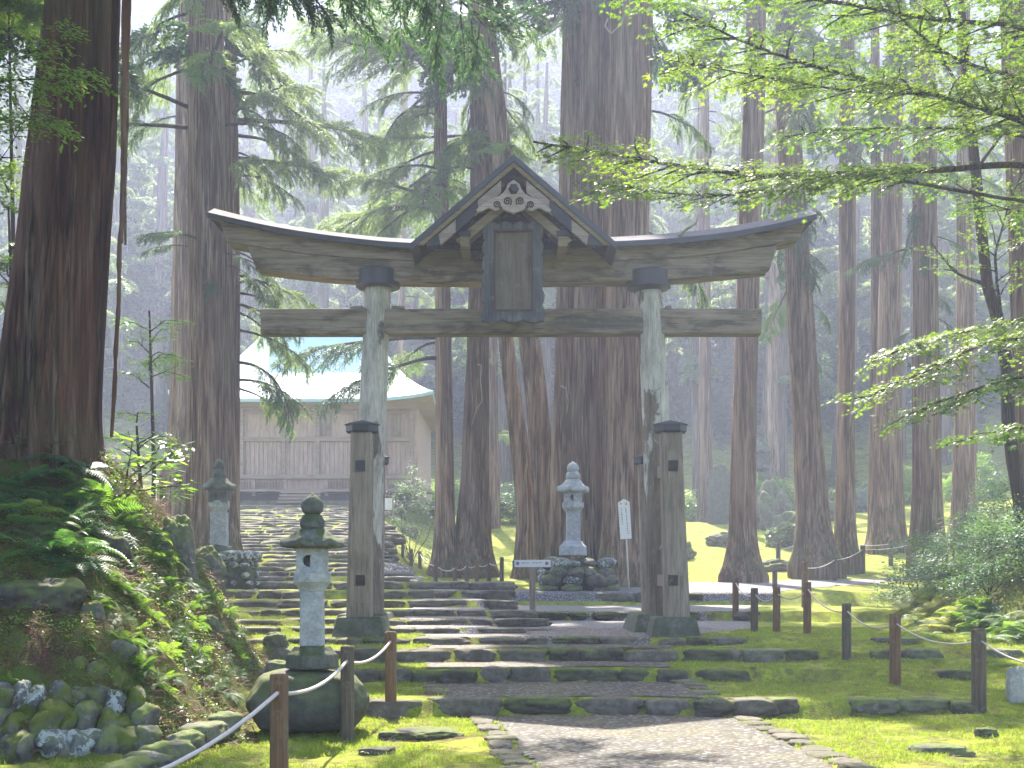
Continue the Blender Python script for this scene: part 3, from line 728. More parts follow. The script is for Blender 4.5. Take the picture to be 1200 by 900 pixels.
for a, b, c_, d in ((580, 624, 270.8, 272.6), (578.8, 580.6, 271, 365), (622.3, 624.2, 271, 365), (580, 624, 364, 366)): 
    p, q = P(a, d, YP), P(b, c_, YP); box(((p[0]+q[0])/2, YP-.098, (p[2]+q[2])/2), (q[0]-p[0], .02, q[2]-p[2]), g=g)
g.obj('red_fillet', simple('faded_red_fillet', (.10, .045, .04), .7), plq)
# struts holding plaque and gable
pxbox(596, 608, 225, 300, YG+.7, .3, 'centre_strut', M['wood_dark'], gate)
for x in (572, 632): pxbox(x-3, x+3, 262, 300, YP+.06, .6, 'plaque_strut', M['wood_dark'], gate)
# ------------------------------------------------------------------ the hall
YT = 61.0; TX = -10.08; zE = (HY-467)*YT/F
hall = thing('shrine_hall', (TX, YT+6.5, 3.6), 'wooden shrine hall, colours paled for haze, with curved verdigris roof at the top of the long staircase', 'hall')
nt_, nu = 14, 25; hw0, hd0, rid = 6.32, 6.4, 2.4
def ring(t, off=0):
    w = hw0*(1-t)+rid*t; d = hd0*(1-t)+.05*t; pts = []
    H = 5.1*(.48*t+.52*t*t)
    cs = [(-w, -d), (w, -d), (w, d), (-w, d)]
    for k in range(4):
        a, b = np.array(cs[k]), np.array(cs[(k+1) % 4])
        for u in np.linspace(0, 1, nu)[:-1]:
            p = a+(b-a)*u; cr = abs(2*u-1)**4
            pts.append((TX+p[0], YT+hd0+p[1], zE+H+.38*cr*(1-t)**2+off))
    return pts
V = []; m = 4*(nu-1)
for t in np.linspace(0, 1, nt_): V += ring(t)
g = G(); Q = [(i*m+j, i*m+(j+1) % m, (i+1)*m+(j+1) % m, (i+1)*m+j) for i in range(nt_-1) for j in range(m)]
g.add(V, Q=Q); V2 = ring(0, -.16)+ring(0); g.add(V2, Q=[(j, (j+1) % m, m+(j+1) % m, m+j) for j in range(m)])
g.obj('roof', M['copper'], hall, smooth=True)
g = G(); V3 = ring(0, -.17)+[(TX+(-5.3 if (j//(nu-1)) in (0, 3) else 5.3), YT+(1.2 if (j//(nu-1)) in (0, 1) else 11.5), zE-.35) for j in range(m)]
g.add(V3, Q=[(j, (j+1) % m, m+(j+1) % m, m+j) for j in range(m)]); g.obj('eaves', M['temple_trim'], hall)
box((TX, YT+hd0, zE+5.2), (5.2, .5, .5)).obj('ridge', M['copper'], hall, bevel=.05)
YW = YT+1.4; s_ = F/YW; zb = 3.95
def tpx(x0, x1, y0, y1, Y, dep, name, mat, bevel=0, par=None):
    return pxbox(x0, x1, y0, y1, Y, dep, name, mat, par or hall, bevel)
x0, x1 = TX-5.5, TX+5.5
box((TX, YW+5.0, (4.3+8.8)/2), (11.0, 10, 4.5)).obj('wall', M['temple_wood'], hall)
for y0, y1, dp in ((474, 478, .22), (482, 485, .12), (512, 517, .14), (556, 561, .3)):
    tpx(219, 485, y0, y1, YW-dp, dp, 'rail', M['temple_trim'])
for px in (220, 252, 283, 332, 372, 416, 450, 482):
    tpx(px-2.2, px+2.2, 478, 562, YW-.18, .2, 'post', M['temple_trim'])
for a, b in ((372, 388), (455, 470)): tpx(a+3, b, 486, 511, YW-.05, .06, 'shutter', M['wood_post'])
for a in np.arange(225, 480, 5.2): tpx(a, a+.5, 517, 556, YW-.035, .04, 'batten', M['temple_trim'])
box((TX, YW-.15, 4.32), (12.4, 1.9, .14)).obj('veranda', M['temple_trim'], hall)
box((TX, YW+4, 4.0), (10.6, 8, .55)).obj('underfloor', M['darkvoid'], hall)  # solid dark box stands in for the shade under the floor
for px in np.arange(214, 492, 3.4):
    if 336 < px < 380: continue
    tpx(px, px+.9, 565, 578, YW-.1, .08, 'lattice_bar', M['temple_trim'])
for px in (214, 255, 297, 334, 382, 412, 452, 490): tpx(px-1.8, px+1.8, 562, 581, YW-.9, .25, 'veranda_post', M['temple_trim'])
for k in range(4): box((TX, YW-1.2-.32*k, 4.2-.17*k), (1.9, .4, .1)).obj('stair_tread', M['temple_trim'], hall)
box((TX, YW+4.6, 3.62), (13.4, 13, .3)).obj('stone_platform', M['rock_step'], hall)

# ------------------------------------------------------------------ lanterns
def lantern(cx, cy, z0, Hpx, prof, mats, label, nroof=6, rot=0.0, holes='round'):
    """prof: dict of (bottom,top,width) in metres above z0"""
    L = thing('stone_lantern', (cx, cy, z0), label, 'stone lantern', 'stone lanterns')
    b0, b1, w = prof['base']; c = (cx, cy)
    lathe([(w*.5, z0+b0), (w*.51, z0+b0+.02), (w*.49, z0+b0+(b1-b0)*.62), (w*.40, z0+b0+(b1-b0)*.80), (w*.34, z0+b1)], 6 if nroof == 6 else 4, (cx, cy, 0), rot=rot).obj('base', mats[0], L, bevel=.012)
    b0, b1, w = prof['post']
    box((cx, cy, z0+(b0+b1)/2), (w, w, b1-b0), rz=rot*0+.05, taper=.97).obj('post', mats[1], L, bevel=.015)
    b0, b1, w = prof['platform']
    lathe([(w*.34, z0+b0), (w*.40, z0+b0+(b1-b0)*.25), (w*.5, z0+b0+(b1-b0)*.5), (w*.5, z0+b1), (w*.42, z0+b1+.008)], nroof, (cx, cy, 0), rot=rot+.3).obj('platform', mats[2], L, bevel=.012)
    b0, b1, w = prof['box']; h = b1-b0; fb = None
    g = G()
    hw = w/2; rr = min(h, w)*.24
    for k, (dx, dy) in enumerate(((0, -1), (1, 0), (0, 1), (-1, 0))):
        m_ = 24; th = np.linspace(0, 2*np.pi, m_, endpoint=False)
        sq = np.stack([np.cos(th), np.sin(th)], 1); sq = sq/np.abs(sq).max(1)[:, None]*np.array([hw, h/2])
        ci = np.stack([np.cos(th)*rr, np.sin(th)*rr], 1)
        if holes == 'moon': ci = np.stack([np.cos(th)*rr-.25*rr, np.sin(th)*rr], 1); ci[np.cos(th) > .2, 0] = -(np.cos(th)[np.cos(th) > .2]*rr)*.1+.1*rr
        if k % 2 and holes != 'all': ci = ci*.02
        tk = .055
        V = []
        for q, dd in ((sq, 0), (ci, 0), (sq*np.array([1-2*tk/w, 1]), tk), (ci, tk)):
            for u, v in q:
                a = np.array([dx, dy])*(hw-dd)+np.array([-dy, dx])*u
                V.append((cx+a[0], cy+a[1], z0+(b0+b1)/2+v))
        n = m_; j = np.arange(n); kk = (j+1) % n
        Q = np.concatenate([np.stack([j, kk, kk+n, j+n], 1), np.stack([kk+2*n, j+2*n, j+3*n, kk+3*n], 1), np.stack([j+n, kk+n, kk+3*n, j+3*n], 1)])
        g.add(V, Q=Q)
    g.obj('fire_box', mats[3], L)
    b0, b1, w = prof['roof']; h = b1-b0
    def lift(th, r): return .10*h*4*(np.clip(r/(w*.5), 0, 1)**3)*np.maximum(0, np.cos(nroof*(th-rot)))**3*.5
    lathe([(w*.28, z0+b0+.0), (w*.47, z0+b0+h*.06), (w*.5, z0+b0+h*.12), (w*.5, z0+b0+h*.30), (w*.40, z0+b0+h*.46), (w*.30, z0+b0+h*.72), (w*.22, z0+b1)], nroof*8, (cx, cy, 0), rot=0, lift=lift).obj('roof', mats[4], L, smooth=True)
    b0, b1, w = prof['neck']; h = b1-b0
    lathe([(w*.36, z0+b0), (w*.5, z0+b0+h*.25), (w*.5, z0+b0+h*.6), (w*.38, z0+b0+h*.9), (w*.25, z0+b1)], 20, (cx, cy, 0)).obj('neck', mats[4], L, smooth=True)
    b0, b1, w = prof['jewel']; h = b1-b0
    lathe([(w*.30, z0+b0), (w*.44, z0+b0+h*.14), (w*.5, z0+b0+h*.36), (w*.45, z0+b0+h*.58), (w*.28, z0+b0+h*.77), (w*.10, z0+b0+h*.9), (w*.02, z0+b1)], 20, (cx, cy, 0)).obj('jewel', mats[5], L, smooth=True)
    return L
def prof_px(py0, s, d):
    return {k: ((py0-a)/s, (py0-b)/s, w/s) for k, (a, b, w) in d.items()}
# near left lantern on its boulder
Yl = 13.4; s_ = F/Yl; c = P(366, 783, Yl)
lantern(c[0], Yl, c[2], 0, prof_px(783, s_, dict(base=(783, 757, 62), post=(757, 692, 27), platform=(693, 671, 48), box=(672, 643, 33), roof=(643, 620, 74), neck=(622, 602, 29), jewel=(603, 577, 27))),
        [M['stone_moss'], M['stone'], M['stone'], M['stone'], M['stone_moss'], M['stone_moss']], 'nearest stone lantern, dark mossy cap, on a big smooth boulder left of the steps', holes='moon', rot=.26)
bl = rock((P(361, 820, Yl)[0], Yl+.05, P(0, 819, Yl)[2]-.02), (1.32, 1.15, .74), seed=4, amp=.12, square=.35, sub=4).obj('boulder', M['rock_wet'], None, smooth=True, loc=(P(361, 820, Yl)[0], Yl, -1.5))
tag(bl, 'big smooth dark boulder carrying the nearest stone lantern', 'boulder')
# the lantern on the rock mound behind the gate
Yb2 = 36.6; s_ = F/Yb2; c = P(671.5, 651, Yb2)
lantern(c[0], Yb2, c[2], 0, prof_px(651, s_, dict(base=(651, 634, 34), post=(636, 600, 16), platform=(601, 589, 28), box=(590, 577, 20), roof=(578, 562, 38), neck=(563, 552, 17), jewel=(554, 540, 14))),
        [M['stone_pale'], M['stone_pale'], M['stone_pale'], M['stone_pale'], M['stone'], M['stone_pale']], 'pale stone lantern on the rock mound between the big cedars', holes='moon', rot=.26)
def mound(px0, px1, py0, py1, Y, dep, label, seed, mats, top=None, nrow=4, size=(.3, .6)):
    a, b = P(px0, py1, Y), P(px1, py0, Y); r = np.random.default_rng(seed)
    root = thing('rock_mound', ((a[0]+b[0])/2, Y, a[2]), label, 'rock mound', 'rock mounds under lanterns')
    W, Hh = b[0]-a[0], b[2]-a[2]; cx = (a[0]+b[0])/2
    rock((cx, Y+dep*.1, a[2]+Hh*.35), (W*.92, dep*.85, Hh*1.05), seed=seed, amp=.1, square=.5).obj('core', M['rock_dark'], root, smooth=True)
    for k in range(nrow):
        zf = (k+.45)/nrow
        for ang in np.linspace(0, 2*np.pi, int(W/.33)+5, endpoint=False):
            q = r.uniform(*size); ta = 1-.22*zf; aa = ang+r.uniform(-.15, .15)
            # superellipse plan
            ca, sa = math.cos(aa), math.sin(aa); kx = (abs(ca)**4+abs(sa)**4)**-.25
            if sa > .75: continue
            rock((cx+ca*kx*W*.43*ta, Y+sa*kx*dep*.42*ta, a[2]+Hh*zf+r.uniform(-.03, .05)), (q*r.uniform(.9, 1.4), q, q*r.uniform(.6, .85)), seed=r.integers(999), sub=3, amp=.25, rz=r.uniform(0, 3)).obj('rock', mats[r.integers(len(mats))], root, smooth=True)
    for q in range(7):
        rock((cx+r.uniform(-.4, .4)*W, Y+r.uniform(-.3, .3)*dep, b[2]-.08), (r.uniform(.35, .6), .5, .28), seed=r.integers(999), amp=.2).obj('rock', mats[r.integers(len(mats))], root, smooth=True)
    return root
mound(632, 722, 656, 695, Yb2, 1.9, 'pile of lichen spotted rocks carrying the pale lantern between the big cedars', 5, [M['rock_spot'], M['rock_spot'], M['rock'], M['rock_step']])
# left lantern
Yc = 31.0; s_ = F/Yc; c = P(257, 643, Yc)
lantern(c[0], Yc, c[2], 0, prof_px(643, s_, dict(base=(646, 638, 30), post=(641, 600, 19), platform=(601, 587, 26), box=(589, 574, 21), roof=(575, 560, 38), neck=(563, 549, 17), jewel=(550, 537, 13))),
        [M['stone_moss'], M['stone_pale'], M['stone'], M['stone_moss'], M['stone_moss'], M['stone_moss']], 'moss capped stone lantern in front of the split cedar at the left of the staircase', rot=.26, holes='moon')
mound(250, 304, 648, 700, Yc, 1.3, 'dark cemented rock base carrying the moss capped lantern', 9, [M['rock_spot'], M['rock_dark'], M['rock_spot']], nrow=5, size=(.16, .3))
# far little lantern, stele, notice boards
Yd = 62; a = hit(846, 614); Yd = a[1]; s_ = F/Yd
st_ = [(-.45, 0), (.45, 0), (.45, 1.9), (.36, 2.2), (.2, 2.4), (0, 2.47), (-.2, 2.4), (-.36, 2.2), (-.45, 1.9)]
k_ = 72/s_/2.47; w_ = 1.0
g = prism([(a[0]-.1+x*w_*k_*.95, a[2]-.1+z*k_) for x, z in st_], a[1], a[1]+.3)
tag(g.obj('stone_stele', M['stone_moss'], bevel=.02, loc=a), 'round topped grey memorial stone in the haze left of the two leaning right cedars', 'stone stele')
a = hit(893, 600); s_ = F/a[1]
lantern(a[0], a[1], (HY-588)/s_, 0, prof_px(588, s_, dict(base=(588, 574, 26), post=(575, 552, 12), platform=(553, 545, 20), box=(546, 532, 15), roof=(533, 517, 24), neck=(518, 510, 9), jewel=(511, 503, 8))),
        [M['stone_moss']]*6, 'small faraway stone lantern glimpsed between two cedars above mossy rocks', rot=.2)
def notice(px, pyb, w, y0, y1, lab, posts=(-7, 7)):
    a = hit(px, pyb); s = F/a[1]; r = thing('notice_board', a, lab, 'notice board')
    z0, z1 = a[2]+(pyb-y1)/s, a[2]+(pyb-y0)/s
    box((a[0], a[1], (z0+z1)/2), (w/s, .06, z1-z0)).obj('board', M['white'], r, bevel=.005)
    for d in posts: box((a[0]+d/s, a[1]+.03, a[2]+(pyb-y0)/s/2+.05), (.1, .09, (pyb-y0)/s+.3)).obj('post', M['wood_post'], r, bevel=.005)
    box((a[0], a[1]+.03, z1+.1), (w*1.9/s, .12, .07)).obj('top_rail', M['wood_post'], r)
notice(455, 614, 9, 585, 599, 'small white notice board on two wooden posts beside the hall', (-7, 6))

# ------------------------------------------------------------------ signs
a = hit(624, 729); Ys = a[1]; s_ = F/Ys
r_ = thing('signpost', a, 'short wooden signpost with a white two-way direction board in the gravel behind the gate', 'signpost')
pxbox(620.3, 627.6, 664, 732, Ys, .11, 'post', M['wood_post'], r_, .006)
bd_ = pxbox(602.8, 645.5, 656.2, 664.6, Ys-.035, .035, 'board', M['signboard'], r_, .003)
pxbox(600.4, 602.9, 657.0, 664.8, Ys-.045, .10, 'end_block', M['wood_frame'], r_, .004); pxbox(645.4, 647.8, 655.8, 664.4, Ys-.045, .10, 'end_block', M['wood_post'], r_, .004)
pxbox(619.8, 628, 655.2, 656.3, Ys-.04, .12, 'cap', M['wood_post'], r_)
g = G()
for cx_ in (606.6, 640.7):
    c = P(cx_, 660.2, Ys-.04); th = np.linspace(0, 2*np.pi, 20, endpoint=False)
    for ra, rb in ((.036, .022),):
        V = [(c[0]+q*math.cos(t), Ys-.0385, c[2]+q*math.sin(t)) for q in (ra, rb) for t in th]
        g.add(V, Q=[(j, (j+1) % 20, 20+(j+1) % 20, 20+j) for j in range(20)])
    sx = -1 if cx_ < 620 else 1
    V = [(c[0]+sx*.028, Ys-.0386, c[2]), (c[0]-sx*.012, Ys-.0386, c[2]+.022), (c[0]-sx*.012, Ys-.0386, c[2]-.022)]; g.add(V, T=[(0, 1, 2)])
g.obj('arrow_mark', M['navy'], bd_)
def glyphs(cells, w, Y, mat, parent, seed, name='lettering', tk=.25):
    """small brush-like characters: strokes in a cell, flat on the board"""
    r = np.random.default_rng(seed); g = G()
    for (px, py) in cells:
        c = P(px, py, Y); h = w*Y/F/2
        for k in range(r.integers(2, 4)): # horizontals
            z = c[2]+h*r.uniform(-.85, .85); l = h*r.uniform(.5, 1)
            box((c[0]+r.uniform(-.15, .15)*h, Y, z), (2*l, .001, h*tk*1.3), g=g)
        for k in range(r.integers(1, 3)):
            x = c[0]+h*r.uniform(-.6, .6); l = h*r.uniform(.5, 1)
            box((x, Y-.0008, c[2]+r.uniform(-.2, .2)*h), (h*tk*1.5, .001, 2*l), g=g)
    return g.obj(name, mat, parent)
glyphs([(611.5+2.1*k, 659.8) for k in range(5)]+[(624.5+2.1*k, 659.5) for k in range(6)], 1.7, Ys-.0375, M['navy'], bd_, 3)
# white notice on a thin pole
a = hit(737.5, 694); Yn = a[1]; s_ = F/Yn
r_ = thing('notice_sign', a, 'narrow white peaked notice with red and black writing on a thin pole', 'notice')
q0, q1 = P(737.5, 694, Yn), P(733.6, 630, Yn)
tube([q0-[0, 0, .1], (q0+q1)/2, q1+[0, 0, .2]], .022, 8).obj('pole', M['bamboo'], r_, smooth=True)
pts = [(726.9, 632), (740.1, 631.2), (737.6, 588.2), (730.7, 584.6), (724.0, 589.2)]
sb = prism([(P(u, v, Yn)[0], P(u, v, Yn)[2]) for u, v in pts], Yn-.05, Yn-.03).obj('board', M['white'], r_)
glyphs([(733.2, 590.3), (727.9, 590.5)], 3.4, Yn-.052, M['red'], sb, 5, 'red_lettering')
glyphs([(733.4+.085*k*2.6, 596+2.6*k) for k in range(12)], 1.9, Yn-.052, M['ink'], sb, 6)
glyphs([(728.0+.085*k*2.6, 596+2.6*k) for k in range(8)], 1.9, Yn-.052, M['ink'], sb, 8)

# ------------------------------------------------------------------ rope fences
def post(px, pyt, pyb, wpx, label, Y=None, mat='fence', grp='rope fence posts', lean=0):
    if Y is None: a = hit(px, pyb)
    else:
        a = P(px, pyb, Y); a[2] = float(Gz(a[0], Y))
    s = F/a[1]; h = (HY-pyt)/s-a[2]; w = wpx/s
    g = G(); zz = np.array([-.15, 0, h*.5, h-.012, h]); c = np.stack([a[0]+lean*zz, 0*zz+a[1], a[2]+zz], 1)
    tube(c, [w*.52, w*.51, w*.5, w*.5, w*.44], 14, g=g, noise=.06, seed=px)
    o = g.obj('fence_post', M[mat], None, smooth=False, loc=a); tag(o, label, 'fence post', grp)
    return np.array([a[0], a[1], a[2]+h*.86])
def rope(pts, sag, label, rad=.013, grp='ropes of the fences'):
    P_ = []
    for k in range(len(pts)-1):
        a, b = pts[k], pts[k+1]; m_ = 14; sg = sag[k] if hasattr(sag, '__len__') else sag
        for t in np.linspace(0, 1, m_)[:(m_ if k == len(pts)-2 else m_-1)]:
            p = a*(1-t)+b*t; p = p-np.array([0, 0, 4*sg*t*(1-t)]); P_.append(p)
    P_ = np.array(P_); P_[:, 1] -= 0.0
    o = tube(P_, rad, 7).obj('fence_rope', M['rope'], None, smooth=True, loc=P_[0]); return tag(o, label, 'rope', grp)
ordn = ['first', 'second', 'third', 'fourth', 'fifth', 'sixth', 'seventh', 'eighth', 'ninth', 'tenth', 'eleventh', 'twelfth', 'thirteenth', 'fourteenth']
A = [post(-190, 880, 1010, 30, 'post of the left rope fence standing outside the left edge, nearest the camera', Y=6.6)]
for (px, a, b, w, Y, m_), lb in zip([(327, 790, 935, 22, 9.4, 'fence_red'), (407, 757, 868, 16, None, 'fence'), (458, 740, 831, 13.5, None, 'fence_red')],
        ['large reddish wooden post at the bottom left, cut by the lower edge of the view', 'mossy topped wooden post in front of the boulder under the nearest lantern', 'wooden post at the end of the left rope, beside the lowest step']):
    A.append(post(px, a, b, w, lb, Y, m_))
for q in A: q[0] += .0; q[1] -= .06
A[1][2] = P(0, 812, 9.34)[2]; A[2][2] = P(0, 775, A[2][1])[2]; A[3][2] = P(0, 752, A[3][1])[2]
rope(A, [.42, .10, .10], 'pale rope strung between the near left posts, sweeping down to the lower left', .016)
B_ = []
for (px, a, b, w, m_, lb) in [(1147, 737, 833, 17, 'fence', 'front post of the right rope fence, tallest and darkest, near the right edge'), (1049, 719, 803, 13.5, 'fence_red', 'second post from the front in the right rope fence, brownish'),
        (992, 707, 773, 11, 'fence', 'third post from the front in the right rope fence, by the second step'), (946, 682, 742, 9.5, 'fence_red', 'fourth post from the front in the right rope fence, with a taller post just behind'),
        (910, 688, 741, 9, 'fence_red', 'yellowish lit short post left of the paired posts in the right rope fence'), (884, 689, 740, 8.5, 'fence', 'grey short post of the right rope fence, second from the gate'), (862, 677, 724, 7.5, 'fence_red', 'post of the right rope fence closest to the gate, at the corner of the gravel')]:
    B_.append(post(px, a, b, w, lb, mat=m_))
for q in B_: q[1] -= .05
e = hit(1195, 815)+np.array([0, 0, .62]); e0 = P(1235, 800, 12.9)
endp = post(1262, 762, 862, 17, 'post of the right rope fence outside the right edge')
rope([endp]+B_, .13, 'thin pale rope sagging along the right row of posts', .011)
C_ = []
for k, (px, a, b, w) in enumerate([(943, 658, 712, 7.5), (908, 668, 690, 6), (912, 637, 667, 5.5), (933, 633, 665, 5), (987, 632, 656, 5), (978, 652, 681, 6), (1011, 639, 672, 6), (1044, 633, 663, 5.5), (1075, 633, 655, 5)]):
    C_.append(post(px, a, b, w, ['tall lit post directly behind the fourth right post', 'small post at the gravel edge left of the tall lit post', 'far post at the foot of the hazy left one of the right cedars', 'far post just before the leaning cedar trunk', 'far reddish post between the slim cedar and the leaning cedar', 'post at the near side of the gravel path turning right', 'post on the gravel path just in front of the slim cedar, with a rope', 'far post in front of the wide pale cedar at right', 'farthest right post, half hidden behind the shrubs'][k], mat='fence_red' if k in (0, 4) else 'fence'))
rope([C_[2], C_[3], C_[4], C_[7]], .1, 'far rope running in front of the leaning right cedars', .012)
rope([C_[0], C_[5], C_[6], C_[8]], .1, 'rope along the near side of the gravel path turning right', .012)
D_ = []
for k, (px, a, b, w) in enumerate([(453, 619, 637, 3.5), (463, 623, 641, 3.6), (472, 628, 652, 3.8), (482, 643, 663, 4), (492, 646, 667, 4.2), (511, 660, 680, 4.6), (533, 663, 682, 4.8), (547, 659, 681, 4.8), (559, 657, 681, 5), (573, 656, 681, 5), (588, 653, 682, 5)]):
    D_.append(post(px, a, b, w, f'{ordn[k]} small post from the hall in the rope fence edging the bright lawn', mat='fence_red' if k in (4, 8) else 'fence'))
rope(D_[4:], .12, 'rope looping between small posts in front of the two slender middle cedars', .014)
# fallen or standing rocks near the paths
def lone(px, pyb, wpx, hpx, label, mat, seed, Y=None, sq=.3, rz=0, tilt=0, cat='rock', dep=None, name='rock', amp=.3, sink=.12):
    if Y is None: a = hit(px, pyb)
    else:
        a = P(px, pyb, Y)
    s = F/a[1]; w, h = wpx/s, hpx/s
    o = rock((a[0], a[1]+.1, a[2]+h*(.5-sink)), (w, dep or w*.7, h*(1+sink)), seed=seed, amp=amp, square=sq, rz=rz, tilt=tilt, sub=4).obj(name, M[mat], None, smooth=True, loc=a)
    return tag(o, label, cat, None)
lone(1194, 826, 22, 48, 'pale upright stone at the right edge behind the front right post', 'stone', 31, sq=.5)
lone(212, 705, 34, 112, 'tall upright rock slab with pale mossy edge at the end of the left bank', 'rock', 32, Y=16.6, sq=.55, tilt=.12, dep=.5, cat='standing rock')
lone(178, 705, 34, 80, 'dark leaning rock half buried in the left bank beside the upright slab', 'rock_dark', 33, Y=15.9, sq=.4, tilt=-.35)
lone(130, 668, 42, 46, 'dark buried boulder under the ferns in the middle of the left bank', 'rock_dark', 34, Y=14.6, sq=.3)
lone(42, 735, 110, 62, 'broad broken slab of brown rock at the left edge above the stone wall', 'rock_dark', 35, Y=12.5, sq=.6, tilt=.10, dep=.6, cat='slab')
lone(105, 745, 30, 45, 'yellow mossed stone beside the broken slab', 'rock', 36, Y=12.6)
lone(238, 712, 50, 80, 'mossy hummock of rock beside the dark lantern base', 'rock', 37, Y=19.4, sq=.2)
lone(243, 745, 26, 26, 'small round mossy stone among the bright ferns', 'rock', 38, Y=15.6)
lone(322, 763, 30, 20, 'small round dark stone left of the nearest lantern', 'rock', 39)
lone(330, 800, 46, 28, 'mossy block stepping up behind the boulder', 'rock', 40, Y=14.6, sq=.6)
lone(500, 866, 85, 14, 'flat half buried stone in the moss at the lower left of the path', 'rock_dark', 41, sq=.5, sink=.3)
lone(460, 868, 40, 12, 'small flat stone sunk in the moss beside the mossy topped post', 'rock_dark', 42, sq=.5, sink=.3)
lone(440, 885, 50, 10, 'flat stone at the bottom, left of the path', 'rock_step', 46, sq=.5, sink=.4)
lone(1105, 885, 80, 16, 'low mossy stone in the lawn at the bottom right', 'rock', 43, sink=.4)
lone(1160, 800+65, 30, 14, 'small dark stone at the lower right edge', 'rock_dark', 44, sink=.3)
lone(395, 838, 36, 20, 'small stone at the foot of the boulder', 'rock', 45, sink=.3)
for k, (px, pb, w, h, lb) in enumerate([(905, 620, 44, 62, 'tall mossy rock in the haze between the hazy cedar and the leaning cedar'), (925, 640, 60, 40, 'low mossy rock in front of the tall mossy rock'), (975, 610, 38, 40, 'mossy rock in the haze left of the slim cedar'),
        (850, 640, 40, 20, 'low flat rock on the hazy lawn right of the gate'), (905, 668, 50, 14, 'low dark rock at the foot of the hazy cedar'), (580, 600, 30, 26, 'mossy rock on the lawn ridge between the middle cedars'), (478, 628, 22, 14, 'small grey rock by the path to the hall'), (1010, 600, 40, 40, 'mossy rock seen right of the slim cedar'), (795, 655, 40, 22, 'low mossy rock seen just right of the gate')]):
    lone(px, pb, w, h, lb, 'rock', 60+k, amp=.65, sq=.1, sink=.25)
# retaining wall of mossy stones at lower left
wl = thing('stone_retaining_wall', (-4.2, 11.5, -1.5), 'low retaining wall of rounded mossy and pale stones at the foot of the left bank', 'stone wall')
r = np.random.default_rng(5)
for row in range(5):
    for k in range(10):
        px = -30+k*22+r.uniform(-6, 6)+row*4; pyv = 878-row*26+r.uniform(-6, 6)
        Y = 11.05+row*.20+max(0, px)*.0045
        if px > 178-row*6: continue
        c = P(px, pyv, Y); wd = r.uniform(.19, .32)
        rock((c[0], Y, c[2]), (wd, .5, r.uniform(.30, .48)), seed=r.integers(999), amp=.3, square=.35, rz=r.uniform(-.4, .4), tilt=r.uniform(-.45, .05)).obj('stone', [M['rock_wall'], M['rock_wall'], M['rock_spot'], M['rock_wall'], M['rock']][r.integers(5)], wl, smooth=True)
kb = thing('mossy_kerb', (-2.8, 11.5, -1.5), 'line of mossy kerb stones curving along the foot of the left bank', 'kerb')
for k, t in enumerate(np.linspace(0, 1, 6)):
    px = np.interp(t, [0, 1], [150, 262]); py = np.interp(t, [0, .6, 1], [905, 868, 846]); Y = np.interp(t, [0, 1], [10.6, 12.6]); c = P(px, py, Y)
    rock((c[0], Y, max(c[2], float(Gz(c[0], Y)))-.02), (.34+.1*math.sin(k*2), .52+.1*math.cos(k*3), .24), seed=300+k, amp=.3, square=.35, rz=-.45+.2*math.sin(k*5)).obj('stone', M['rock'], kb, smooth=True)
# ------------------------------------------------------------------ foliage templates
def tri_leaf(L, W, bend=0.15):
    return np.array([(0, 0, 0), (L*.45, W/2, 0), (L, 0, -L*bend), (L*.45, -W/2, 0)])
def tpl_twig(n=16, L=.38, bl=.085, bw=.013, seed=0, spread=.6, droop=.12):
    """cedar twig: curved ropy shoot covered in forward pointing needles"""
    r = np.random.default_rng(seed); V, T = [], []
    for k in range(n):
        t = (k+.5)/n; p = np.array([t*L, 0, -droop*t*t*L*2]); a = k*2.4+r.uniform(-.4, .4)
        d = np.array([1, spread*math.cos(a), spread*math.sin(a)]); d /= np.linalg.norm(d)
        l = bl*r.uniform(.7, 1.3)*(1.15-.5*t); e = p+d*l; s = np.cross(d, [r.uniform(-1, 1), r.uniform(-1, 1), 1.]); s /= np.linalg.norm(s)
        i = len(V); V += [p-s*bw*.6, p+s*bw*.6, p+d*l*.55+s*bw, e, p+d*l*.55-s*bw]
        T += [(i, i+1, i+2), (i, i+2, i+4), (i+4, i+2, i+3)]
    return np.array(V), np.array(T), np.zeros((0, 4), int)
def tpl_maple(n=20, size=.044, R_=.14, seed=0):
    r = np.random.default_rng(seed); V, Q = [], []
    for k in range(n):
        c = np.array([r.uniform(-R_, R_*1.4), r.uniform(-R_, R_), r.uniform(-.018, .018)]); az = r.uniform(-1.2, 1.2)
        s = size*r.uniform(.5, 1.4); nx, ny = r.uniform(-.35, .35), r.uniform(-.35, .35)
        for la, ll in ((-1.75, .55), (-.85, .85), (0, 1), (.85, .85), (1.75, .55)):
            a = az+la; d = np.array([math.cos(a), math.sin(a)]); p = np.array([-d[1], d[0]]); L = s*ll
            i = len(V)
            for u, v in ((0, 0), (.42*L, .17*L), (L, 0), (.42*L, -.17*L)):
                q = d*u+p*v; V.append(c+np.array([q[0], q[1], q[0]*nx+q[1]*ny-.12*u]))
            Q.append((i, i+1, i+2, i+3))
    return np.array(V), np.zeros((0, 3), int), np.array(Q)
